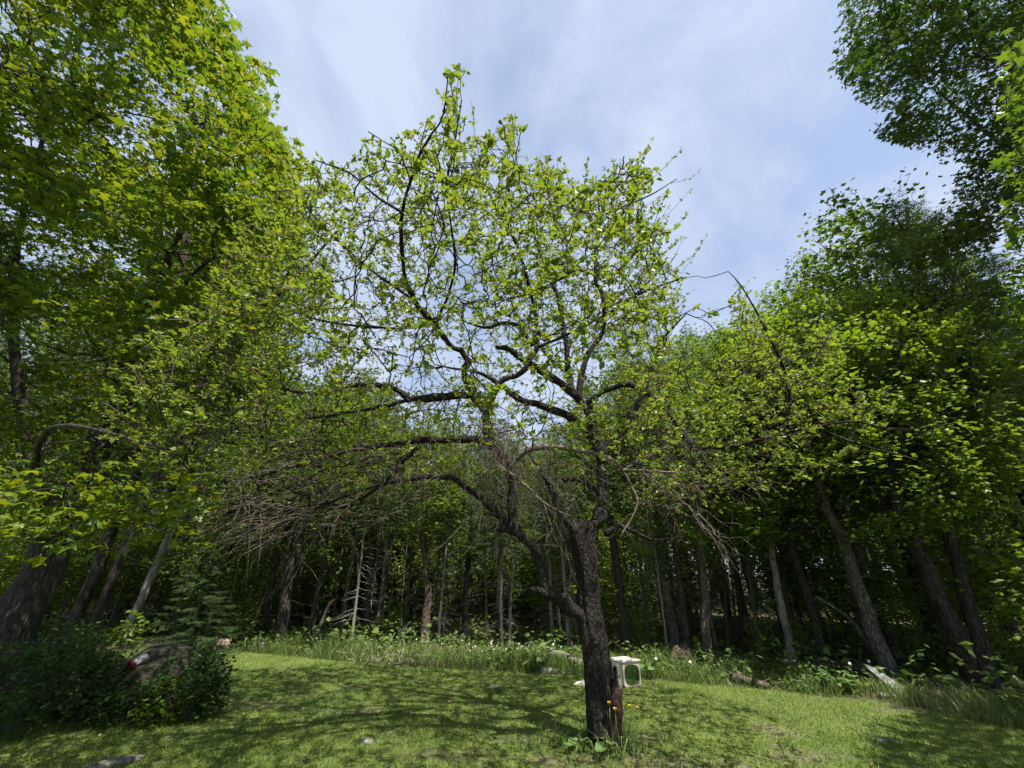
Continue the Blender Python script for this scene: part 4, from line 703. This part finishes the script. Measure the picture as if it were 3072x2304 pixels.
for i_ in range(34):
    px_ = rng.uniform(880, 1780) if i_ < 24 else rng.uniform(1900, 2650); y_ = rng.uniform(11.6, 17.5); x_ = (px_-1536)/FPX*(y_*cp-EYE*spn)
    if min((x_-u[0])**2+(y_-u[1])**2 for u in used) < .2: continue
    used.append((x_, y_)); bk_ = ['grey_bark', 'grey_bark', 'dark_bark', 'pale_bark'][rng.integers(4)]; w_d = {'grey_bark': 'grey', 'dark_bark': 'dark', 'pale_bark': 'pale'}[bk_]
    plant_tree('T', 'spruce_tree', near_label(x_, y_, f'{w_d} thin pole trunk', ('', 'farther ', 'farthest ', 'hidden ')) or 'thin pole trunk deep in the wood', x_, y_, hby(x_, y_, 0, 90), rng.uniform(.07, .14), rng.uniform(.55, .8), tuple(rng.normal(0, .02, 2)), bk_, 'thin pole trunks of the inner wood')
back(26, 14, 20, ['B', 'B', 'T', 'D', 'D', 'E'], 'slender forest tree standing behind the first row of trunks', 'trees of the inner wood', own=True)
for i_ in range(78):
    px_ = rng.uniform(560, 1900); y_ = rng.uniform(17.5, 30); x_ = (px_-1536)/FPX*(y_*cp-EYE*spn)
    if min((x_-u[0])**2+(y_-u[1])**2 for u in used) < .8: continue
    used.append((x_, y_)); plant_tree('SHS'[i_ % 3], 'spruce_tree' if i_ % 3 != 1 else 'maple_tree', 'dark low-branched tree filling the shade behind the thin poles', x_, y_, max(5.5, hby(x_, y_, 0, 120)), rng.uniform(.14, .24), rng.uniform(.9, 1.3), tuple(rng.normal(0, .02, 2)), 'dark_bark', 'dark trees behind the thin poles')
back(64, 19, 32, ['F', 'H', 'S', 'H', 'A'], 'dense leafy tree far back in the wood', 'trees at the back of the wood', mind=1.6)
back(100, 32, 48, ['H', 'F', 'H'], 'low-crowned tree closing the far end of the wood', 'trees closing the far end of the wood', mind=1.8, xr=1.7)
g = G(1673, 1900); plant_tree('S', 'spruce_tree', 'pointed dark spruce tip showing between the apple limbs', *P(1673, 1600, 17)[:2], P(1673, 1285, 17)[2], .2, .9)
# understory saplings
us = [(u_[0], u_[1]) for u_ in used]; c = 0
sxx, syy = strip_s(1500, -300, 3500, .7, 1); sff = .7+11*rng.random(1500)**1.5; srr = np.hypot(sxx, syy); sxx, syy = sxx*(1+sff/srr), syy*(1+sff/srr)
for x, y in zip(sxx, syy):
    if c >= 150: break
    spx_ = proj(np.array([x, y, 0.]))[0]; ed_ = np.interp(spx_, [e[0] for e in edge_px], edge_a[:, 1])
    if 820 < spx_ < 1760 and (rng.random() < .5 or y < 12.6): continue
    if spx_ > 1720 and y-ed_ < 1.5+1.6*rng.random(): continue
    if min((x-u[0])**2+(y-u[1])**2 for u in us) < .5: continue
    k = 'uvw'[rng.integers(3)]; hr = {'u': 3.2, 'v': 2.2, 'w': 4.4}[k]; us.append((x, y)); c += 1
    slab_ = near_label(x, y, {'u': 'bright green sapling', 'v': 'low bright green sapling', 'w': 'tall bright green sapling'}[k], ('', 'farther ')) if y < 17 else None
    plant_tree(k, 'sapling', slab_ or 'small green sapling deep in the wood behind the nearer saplings', x, y, hr*rng.uniform(.8, 1.25), .03, rng.uniform(.85, 1.2), tuple(rng.normal(0, .05, 2)), None, 'saplings under the wood', hr)
for (px, py, k, s, lab) in [(2440, 1998, 'v', .4, 'low bright sapling beside the close pair of trunks'), (2300, 1995, 'v', .4, 'low bright sapling at the right lawn edge above burdock'), (2820, 2030, 'u', .4, 'sunlit yellow-green sapling left of the larch trunk'), (1935, 1965, 'v', .45, 'little bright sapling just right of the cab shell'), (700, 1940, 'v', .5, 'small bright sapling in shade right of the young fir'), (1170, 1930, 'v', .5, 'dark leafy sapling left of the pale lichened stump')]:
    g = G(px, py); hr = {'u': 3.2, 'v': 2.2, 'w': 4.4}[k]; plant_tree(k, 'sapling', lab, g[0], g[1], hr*s, .03, s*.9, (0, 0), None, None, hr)
# ================================================================ shrubs, mound and canister at lower left
def lumpy(name, g, rx, ry, rz, mat, label, cat, amp=.18, res=14, z0=0., rot=0., parent=None, top=None):
    u = np.linspace(0, np.pi, res); v = np.linspace(0, 2*np.pi, res*2, endpoint=False); U, Vv = np.meshgrid(u, v, indexing='ij'); d = np.stack([np.sin(U)*np.cos(Vv), np.sin(U)*np.sin(Vv), np.cos(U)], -1).reshape(-1, 3)
    r_ = np.random.default_rng(abs(hash((round(g[0], 3), round(g[1], 3)))) % 99999); ph = r_.random((6, 3))*6; f = sum(np.sin(d@(r_.normal(0, 2.2, 3))+ph[i, 0])/(i+1.5) for i in range(6)); pts = d*(1+amp*f)[:, None]
    pts = np.sign(pts)*np.abs(pts)**.85*np.array([rx, ry, rz]); c, s = math.cos(rot), math.sin(rot); pts = np.stack([pts[:, 0]*c-pts[:, 1]*s, pts[:, 0]*s+pts[:, 1]*c, pts[:, 2]], 1)
    n = res*2; i = np.arange(res-1)[:, None]*n; j = np.arange(n)[None]; Q = np.stack([i+j, i+n+j, i+n+(j+1) % n, i+(j+1) % n], -1).reshape(-1, 4)
    return obj(name, mesh(name, pts, [Q], mat, True), label=label, cat=cat, loc=(float(g[0]), float(g[1]), z0))
def shrub(label, g, rx, ry, h, n, leaf, mat, name='shrub', tpl=None, stems=26):
    root = thing(name, label, 'shrub', (g[0], g[1], 0)); s = Skel(); pol = []
    for i in range(stems):
        a = rng.random()*6.283; q = rng.random()**.5; e = np.array([math.cos(a)*q*rx, math.sin(a)*q*ry, h*rng.uniform(.5, .95)*(1-.35*q)]); b = np.array([e[0]*.45, e[1]*.45, -.02]); c = catmull([b, (b+e)/2+np.array([0, 0, .12*h]), e], 7); rd = np.linspace(.007, .003, 7); s.add(c, rd); pol.append((c, rd))
    A = ellipsoid(n, (0, 0, h*.42), (rx, ry, h*.62), .3); A = A[A[:, 2] > .03]; A = lump(A, .35, int(rng.integers(999)), .7); b2 = s.grow(A, 4, .006, .002, .06, 0, maxlen=1.2)
    obj('stems', tubemesh('stems', pol+b2, 'red_brown_bark', 3), root, kind='stuff'); E = np.array([p[-1] for p, r in b2]+[p[-2] for p, r in b2]); Et = np.array([unit(p[-1]-p[-2]) for p, r in b2]*2)
    pos, d, up, sz = clusters(E, Et, 3, leaf, .9, .2, leaf*.6, .5); pos[:, 2] = np.maximum(pos[:, 2], .02); obj('foliage', leafmesh('foliage', tpl or TPA, pos, d, up, sz, mat), root, kind='stuff'); return root
gm = P(430, 2060, 6.9); gm[2] = 0
lumpy('boulder', gm, .62, .5, .6, 'mound_soil', 'dark mossy boulder carrying the grey and red canister', 'boulder', .2, 22, .10)
shrub('dark green bush in front of the boulder, by the lawn', G(540, 2160), .46, .42, .72, 520, .075, 'shrub_leaf')
shrub('small bright-leaved bush at the foot of the boulder', G(478, 2170), .28, .25, .42, 160, .075, 'young_leaf')
shrub('bright-tipped low bush left of the small bright-leaved bush', G(370, 2170), .42, .3, .36, 240, .07, 'shrub_leaf')
shrub('big dark bush filling the lower left corner', G(40, 2185), .95, .7, .85, 900, .07, 'shrub_leaf')
shrub('dark bush between the corner bush and boulder', G(225, 2140), .6, .5, .6, 460, .07, 'shrub_leaf')
shrub('shadowy bush behind the corner bush under the huge maple', G(100, 2055), .9, .7, .9, 620, .075, 'shrub_leaf')
shrub('few bright leaves on a bush left above the canister', G(335, 2040), .25, .25, 1.0, 60, .10, 'young_leaf')
# canister lying on the boulder
r_t = ray(402, 1990); tpos = np.array([0, 0, EYE])+r_t*(6.55/r_t[1]); cz = float(tpos[2])
root = thing('canister', 'light grey cylindrical canister with red end lying on the boulder', 'canister', (tpos[0], tpos[1], cz))
axd = unit(np.array([.30, .75, .38])); l0, rad = .13, .058
def lathe(prof, ax, k=28):
    x = unit(np.cross(ax, [0, 0, 1.])); y = np.cross(x, ax); a = np.arange(k)/k*6.28318; V = np.concatenate([ax*t+r_*(np.cos(a)[:, None]*x+np.sin(a)[:, None]*y) for t, r_ in prof]); n = len(prof); i = np.arange(n-1)[:, None]*k; j = np.arange(k)[None]
    return V, [np.stack([i+j, i+(j+1) % k, i+k+(j+1) % k, i+k+j], -1).reshape(-1, 4), np.arange(k)[None][:, ::-1], np.arange((n-1)*k, n*k)[None]]
V, F = lathe([(-.02, rad*.9), (0, rad), (l0-.03, rad), (l0, rad*.86), (l0+.02, rad*.6)], axd); obj('body', mesh('body', V, F, 'canister_grey', True), root)
V, F = lathe([(-.05, rad*.5), (-.045, rad*.95), (-.035, rad*1.04), (-.012, rad*1.04), (-.008, rad*1.0)], axd); obj('end_cap', mesh('end_cap', V, F, 'canister_red', True), root, label='red end cap')
V, F = lathe([(.12, rad*1.0), (.122, rad*1.03), (.13, rad*1.03), (.132, rad*1.0)], axd); obj('band', mesh('band', V, F, 'canister_grey', True), root)
# ================================================================ cream cab shell lying behind the apple trunk
A0 = G(1874, 2066); A1 = G(1926, 2060)        # near and right lower corners of the windowed end
root = thing('cab_shell', 'cream vehicle cab shell with rounded window lying on the grass behind apple trunk', 'cab shell', (A0[0], A0[1], 0))
ex = unit(np.array([A1[0]-A0[0], A1[1]-A0[1]])); wE = float(np.linalg.norm(A1[:2]-A0[:2])); hE = .32; rB = ray(1824, 1972); B1 = np.array([0, 0, EYE])+rB*((hE+.05-EYE)/rB[2]); lx = unit(B1[:2]-A0[:2]); LL = float(np.linalg.norm(B1[:2]-A0[:2]))-.05
def W2(u, v, s): return np.array([ex[0]*u+lx[0]*s, ex[1]*u+lx[1]*s, v])
def panel_with_window(to3, w_, h_, m, rcorn, th, nrm):
    """flat panel with a rounded window opening, thickness th along nrm; returns V,F for the frame and outline of the opening"""
    k = 32; out = []; inn = []
    for i in range(k):
        a = (i+.5)/k*2*np.pi; c, s = math.cos(a), math.sin(a); m_ = max(abs(c), abs(s)); out.append(((c/m_+1)/2*w_, (s/m_+1)/2*h_)); e = 3.6; q = (abs(c)**e+abs(s)**e)**(-1/e); inn.append((w_/2+c*q*(w_/2-m), h_/2+s*q*(h_/2-m)))
    V = []; 
    for off in (0, th):
        for u, v in out: V.append(to3(u, v)+nrm*off)
        for u, v in inn: V.append(to3(u, v)+nrm*off)
    F = []
    for i in range(k):
        j = (i+1) % k; F += [[i, j, k+j, k+i], [2*k+j, 2*k+i, 3*k+i, 3*k+j], [k+i, k+j, 3*k+j, 3*k+i], [j, i, 2*k+i, 2*k+j]]
    return V, F, inn
nE = np.array([ex[1], -ex[0], 0]); nE = nE if nE[1] < 0 else -nE; lift = .012
V, F, inn = panel_with_window(lambda u, v: W2(u, v+lift, 0), wE, hE, .038, .05, .03, -nE); pan = obj('end_panel', mesh('end_panel', V, [F], 'tan_frame'), root)
def pane(inn, to3, nrm, name='window_pane', mat='tinted_glass', o0=.012, o1=.018):
    k = len(inn); V = [to3(u, v)+nrm*o0 for u, v in inn]+[to3(u, v)+nrm*o1 for u, v in inn]; F = [[i, (i+1) % k, k+(i+1) % k, k+i] for i in range(k)]; return obj(name, mesh(name, V, [F, [list(range(k))[::-1]], [list(range(k, 2*k))]], mat), pan)
pane(inn, lambda u, v: W2(u, v+lift, 0), -nE)
def gasket(inn, to3, nrm):
    pts = np.array([to3(u, v)-nrm*.004 for u, v in inn]+[to3(*inn[0])-nrm*.004]); obj('window_seal', tubemesh('window_seal', [(pts, np.full(len(pts), .007))], 'seal_rubber', 6), pan)
gasket(inn, lambda u, v: W2(u, v+lift, 0), -nE)
nS = np.array([lx[1], -lx[0], 0]); nS = nS if nS[1] < 0 else -nS
S3 = lambda u, v: np.array([lx[0]*(u+.035), lx[1]*(u+.035), v+lift])
V, F, inn = panel_with_window(S3, LL, hE, .07, .05, .03, -nS); pan = obj('side_panel', mesh('side_panel', V, [F], 'cream_shell'), root); pane(inn, S3, -nS); gasket(inn, S3, -nS)
def boxpts(a, b, c, d, th):   # slab from four corners, thickness down
    V = [np.array(q) for q in (a, b, c, d)]; V += [q-np.array([0, 0, th]) for q in V[:4]]; return V, [[0, 1, 2, 3], [7, 6, 5, 4], [0, 4, 5, 1], [1, 5, 6, 2], [2, 6, 7, 3], [3, 7, 4, 0]]
tz = hE+lift+.034; e2 = np.array([ex[0], ex[1], 0]); l2 = np.array([lx[0], lx[1], 0]); zz = np.array([0, 0, tz])
V, F = boxpts(zz-e2*.02-l2*.02, zz+e2*(wE+.02)-l2*.02, zz+e2*(wE+.02)+l2*(LL+.06), zz-e2*.02+l2*(LL+.06), .032); me = mesh('roof', V, [F], 'cream_shell'); ro = obj('roof', me, root); bv = ro.modifiers.new('b', 'BEVEL'); bv.width = .012; bv.segments = 2
V, F = boxpts(e2*wE+np.array([0, 0, hE+lift])+l2*.035, e2*(wE-.03)+np.array([0, 0, hE+lift])+l2*.035, e2*(wE-.03)+np.array([0, 0, hE+lift])+l2*LL, e2*wE+np.array([0, 0, hE+lift])+l2*LL, .05); obj('far_side', mesh('far_side', V, [F], 'cream_shell'), root)
# slanted nose panel coming down to a point on the grass at left
N0 = G(1718, 2058)-A0; N1 = G(1800, 2066)-A0; rN = ray(1800, 2036); N2 = np.array([0, 0, EYE])+rN*((A0[1]+N1[1]+.03)/rN[1])-A0; N0[2] = .012; N1[2] = .012
V = [N0, N1, N2, N0+np.array([.06, .05, .03])]; V = [np.array(v) for v in V]; V += [v+np.array([.01, .05, -.004]) for v in V]
obj('nose_panel', mesh('nose_panel', V, [[[0, 1, 2, 3], [7, 6, 5, 4], [0, 4, 5, 1], [1, 5, 6, 2], [2, 6, 7, 3], [3, 7, 4, 0]]], 'cream_shell'), root)
# ================================================================ stones, logs, stumps, slab
for px, py, a, b, c, mat, lab in [(662, 1952, .24, .18, .17, 'red_stone', 'pinkish stone at the left lawn edge in shade'), (1358, 1928, .16, .13, .14, 'stone', 'left one of two grey boulders behind the tall grass'), (1398, 1925, .15, .12, .17, 'stone', 'right one of two grey boulders behind the tall grass'), (780, 1952, .14, .12, .14, 'stone', 'dark stone at the foot of the thin trunk, left wood edge'),
                                  (1487, 2062, .10, .07, .018, 'stone', 'small pale flat stone in the sunny lawn left of apple trunk'), (1098, 2226, .10, .06, .022, 'stone', 'small flat stone in shaded lawn at bottom centre left'), (330, 2297, .22, .09, .03, 'stone', 'long pale flat stone in grass at bottom left'), (1640, 2020, .17, .10, .08, 'stone', 'pale stones beside the big burdock left of apple trunk'), (2640, 2222, .11, .05, .018, 'stone', 'small flat stone in shade at bottom right')]:
    g = G(px, py); lumpy('stone', g, a, b, c, mat, lab, 'stone', .16, 12, c*.35, rng.random()*3)
def log(label, pts, r0, r1, mat, name='fallen_log'):
    p = catmull(pts, 16); rd = np.linspace(r0, r1, 16)*(1+rng.normal(0, .06, 16)); O = np.array([p[0][0], p[0][1], 0]); root = thing(name, label, 'log', O); obj('wood', tubemesh('wood', [(rough(p, rd, .1)-O, rd)], mat, 12), root)
    stt = []
    for i in (4, 9, 12): d = unit(rng.normal(0, .5, 3)+np.array([0, -.2, .8])); q = p[i]+d*np.linspace(0, rng.uniform(.15, .4), 4)[:, None]; stt.append((q-O, np.linspace(.02, .006, 4)))
    for s in stt: obj('branch_stub', tubemesh('branch_stub', [s], mat, 6), root)
def gz(px, py, z): q = G(px, py); q[2] = z; return q
log('weathered grey log lying behind the big burdock', [gz(1650, 1985, .16), gz(1690, 1990, .13), gz(1730, 2000, .08), gz(1765, 2003, .06)], .085, .05, 'grey_wood')
log('long dark log across the wood edge behind right burdock', [gz(2440, 2015, .1), gz(2520, 2022, .1), gz(2600, 2030, .1), gz(2660, 2035, .1)], .10, .08, 'dark_bark')
log('brown rotting log at the lawn edge right of the upright brown trunk', [gz(2200, 2045, .07), gz(2250, 2058, .06), gz(2300, 2068, .05)], .07, .05, 'red_brown_bark')
def stump(label, g, r_, h, mat, tilt=0., jag=.25):
    root = thing('tree_stump', label, 'stump', (g[0], g[1], 0)); kk = 18; a = np.arange(kk)/kk*6.283; hs = np.linspace(-.03, 1, 9); V = []
    for i, u in enumerate(hs): rr_ = r_*(1+.35*math.exp(-u*6))*(1+.08*np.sin(a*4)+rng.normal(0, .03, kk)); V.append(np.stack([rr_*np.cos(a)+tilt*u*h, rr_*np.sin(a), np.full(kk, u*h)+(jag*h*(np.sin(a+1)+.4*np.sin(a*5))*.5*u**4)], 1))
    V = np.concatenate(V); i = np.arange(8)[:, None]*kk; j = np.arange(kk)[None]; Q = np.stack([i+j, i+(j+1) % kk, i+kk+(j+1) % kk, i+kk+j], -1).reshape(-1, 4); obj('bark', mesh('bark', V, [Q], mat, True), root)
    c = V[8*kk:]*np.array([.98, .98, 1]); cen = c.mean(0)-np.array([0, 0, .04]); V2 = np.vstack([c, cen[None]]); obj('broken_top', mesh('broken_top', V2, [np.stack([np.arange(kk), (np.arange(kk)+1) % kk, np.full(kk, kk)], 1)], 'red_brown_bark'), root)
stump('pale lichened stump among dark leaves at the wood edge', G(1200, 1935), .10, .42, 'pale_bark', .07)
stump('broken brown stump with jagged top right of the cab shell', G(2045, 2012), .17, .30, 'red_brown_bark', .05, .7)
stump('short grey stub behind the tall grass left of the thin trunks', G(1330, 1915), .035, .75, 'pale_bark', .02)
# snapped sapling with orange torn end
g = G(935, 1925); e = P(985, 1818, g[1]+.1); root = thing('snapped_sapling', 'pale snapped leaning sapling with orange torn tip in the dark wood', 'sapling', (g[0], g[1], 0)); O = np.array([g[0], g[1], 0]); p = catmull([g-[0, 0, .03], (g+e)/2+[.03, 0, 0], e], 9)
obj('trunk', tubemesh('trunk', [(p-O, np.linspace(.05, .038, 9))], 'pale_bark', 9), root); t = catmull([e, e+np.array([.09, 0, .12]), e+np.array([.17, .02, .18])], 5); obj('torn_tip', tubemesh('torn_tip', [(t-O, np.array([.04, .045, .035, .02, .004]))], 'torn_wood', 8), root)
# pale slab leaning at the right lawn edge
g = G(2690, 2095); root = thing('stone_slab', 'pale grey slab propped at a slant on the right lawn edge', 'slab', (g[0], g[1], 0))
def slabpoly(out, th, M, name, mat):
    k = len(out); V = [M(u, v, 0) for u, v in out]+[M(u, v, th) for u, v in out]; F = [[i, (i+1) % k, k+(i+1) % k, k+i] for i in range(k)]; o = obj(name, mesh(name, V, [F, [list(range(k))[::-1]], [list(range(k, 2*k))]], mat), root); bv = o.modifiers.new('b', 'BEVEL'); bv.width = .008; bv.segments = 2
slabpoly([(-.02, 0), (.2, -.02), (.16, .12), (.02, .40), (-.07, .46), (-.10, .40), (-.06, .2)], .05, lambda u, v, w_: np.array([u+.12-v*.45, .05+w_+v*.3, v*.75+.03]), 'upright_slab', 'pale_stone')
slabpoly([(-.26, -.06), (.1, -.1), (.18, .04), (0, .12), (-.2, .08)], .05, lambda u, v, w_: np.array([u, v, w_+.005]), 'base_slab', 'pale_stone')
# ================================================================ burdock rosettes
def burdock(label, g, n, size, h):
    root = thing('burdock', label, 'plant', (g[0], g[1], 0))
    me = burdock.me
    for i in range(n):
        a = i*2.4+rng.normal(0, .3); l = rng.uniform(.25, 1)*h; d = np.array([math.cos(a), math.sin(a), .6]); b = np.array([math.cos(a)*l*.6, math.sin(a)*l*.6, l*.75+.04]); st = catmull([np.zeros(3), b*.5+[0, 0, .05*h], b], 5)
        o = obj('leaf', me, root); s = size*rng.uniform(.6, 1.1); dv = unit(np.array([math.cos(a), math.sin(a), rng.uniform(-.5, .35)])); x = unit(np.cross(dv, [0, 0, 1.])+rng.normal(0, .15, 3)); zz = np.cross(x, dv)
        M = Matrix(((*(x*s),), (*(dv*s),), (*(zz*s),))).transposed().to_4x4(); M.translation = Vector(b); o.matrix_local = M
        obj('leaf_stalk', tubemesh('leaf_stalk', [(st, np.linspace(.008, .005, 5))], 'stem_green', 5), root)
t = np.linspace(0, 2*np.pi, 15)[:-1]; V = np.array([[.48*math.sin(a)*(1+.05*math.sin(5*a)), .5-.55*math.cos(a)-(.12 if i in (0,) else 0)*-1.2, .07*math.cos(2*a)+.03*math.sin(6*a)] for i, a in enumerate(t)]+[[0, .5, -.03]]); burdock.me = mesh('burdock_leaf', V, [np.stack([np.arange(14), (np.arange(14)+1) % 14, np.full(14, 14)], 1)[:, ::-1]], 'burdock_leaf', True, np.full(15, .5))
for px, py, n, s, h, lab in [(1605, 2012, 16, .19, .42, 'big burdock clump at the lawn edge left of the apple trunk'), (2515, 2075, 14, .18, .30, 'burdock with broad pale leaves at the right lawn edge'), (2395, 2028, 9, .17, .28, 'burdock left above the broad pale-leaved one at right'), (2245, 2012, 8, .16, .3, 'burdock between thin trunks right of the upright brown trunk'), (1790, 2268, 5, .115, .15, 'young burdock with round leaf in front of the apple trunk foot'), (1700, 2255, 4, .10, .16, 'young burdock in grass left of the apple trunk foot'), (1868, 2275, 5, .09, .14, 'weedy young burdock right of the apple trunk foot'), (1940, 2035, 8, .13, .26, 'burdock tuft right of the cab shell'), (2740, 2075, 7, .14, .25, 'shaded burdock just right of the pale slab')]:
    burdock(lab, G(px, py), n, s, h)
# ================================================================ dandelions
def ico(r_, n=2):
    import bmesh
    bm = bmesh.new(); bmesh.ops.create_icosphere(bm, subdivisions=n, radius=r_); V = np.array([v.co[:] for v in bm.verts]); F = np.array([[v.index for v in f.verts] for f in bm.faces]); bm.free(); return V, F
V, F = ico(.022); V *= (1+rng.normal(0, .10, (len(V), 1))); seed_me = mesh('seed_head', V, [F], 'seed_fluff', False)
dirs = unit(rng.normal(0, 1, (46, 3))*np.array([1, 1, .3])+np.array([0, 0, .3])); Vf, Ff = leaves_arrays((np.array([[-.12, 0, 0], [.12, 0, 0], [.15, 1, 0], [-.15, 1, 0]]), np.array([[0, 1, 2], [0, 2, 3]])), np.zeros((46, 3)), dirs, np.repeat([[0, 0, 1.]], 46, 0), np.full(46, .021)); flower_me = mesh('flower_head', Vf, [Ff], 'yellow_petal')
stem_me = tubemesh('flower_stalk', [(np.array([[0, 0, 0], [.01, 0, .35], [0, .01, .7], [0, 0, 1.]]), np.array([.0035, .003, .003, .0028]))], 'stem_green', 5)
def dandelion(g, h, yellow, label, group=None, s=1.):
    root = thing('dandelion', label, 'dandelion', (g[0], g[1], 0), group); st = obj('flower_stalk', stem_me, root); st.scale = (1, 1, h); hd = obj('flower_head' if yellow else 'seed_head', flower_me if yellow else seed_me, root); hd.location = (0, 0, h+.008); hd.scale = (s, s, s)
for px, py, h, lab in [(1840, 2262, .40, 'upper yellow dandelion in front of the apple trunk foot'), (1858, 2268, .36, 'lower yellow dandelion in front of the apple trunk foot'), (1893, 2160, .13, 'orange-yellow dandelion in grass right behind the apple trunk'), (1918, 2160, .11, 'pale yellow dandelion in grass, right of the orange-yellow one')]:
    dandelion(G(px, py), h, True, lab)
x, y = strip_s(48, 1180, 1700, .15, 1.2)
for a, b in zip(x, y): dandelion((a, b), rng.uniform(.22, .40), False, 'white dandelion seed head standing in the tall grass strip', 'dandelion clocks in the tall grass', rng.uniform(.4, .65))
for px, py, h, lab in [(2570, 2062, .3, 'white dandelion clock beside the broad pale-leaved burdock'), (2628, 2052, .3, 'white dandelion clock left of the pale slab'), (2080, 2050, .28, 'white dandelion clock right of the broken brown stump'), (1975, 2035, .27, 'white dandelion clock by the burdock tuft near the cab shell')]: dandelion(G(px, py), h, False, lab)
# pale bent stalks lying in the tall grass
x, y = strip_s(60, 1040, 1260, -.1, .5)
p0 = np.stack([x, y, np.full(60, .03)], 1); S = sprigs(p0, unit(rng.normal(0, .6, (60, 3))*np.array([1, .6, .6])+np.array([.2, 0, .5])), rng.uniform(.2, .5, 60), .3, .06, 6, .005, .003)
obj('dead_stalks', tubemesh('dead_stalks', S, 'stem_pale', 4), label='pale bent dead stalks lying in the tall grass', cat='stalks', kind='stuff')
print('objects', len(bpy.data.objects), 'tris', sum(sum(len(p.vertices)-2 for p in me.polygons) if len(me.polygons) < 2000 else len(me.polygons)*1 for me in bpy.data.meshes))
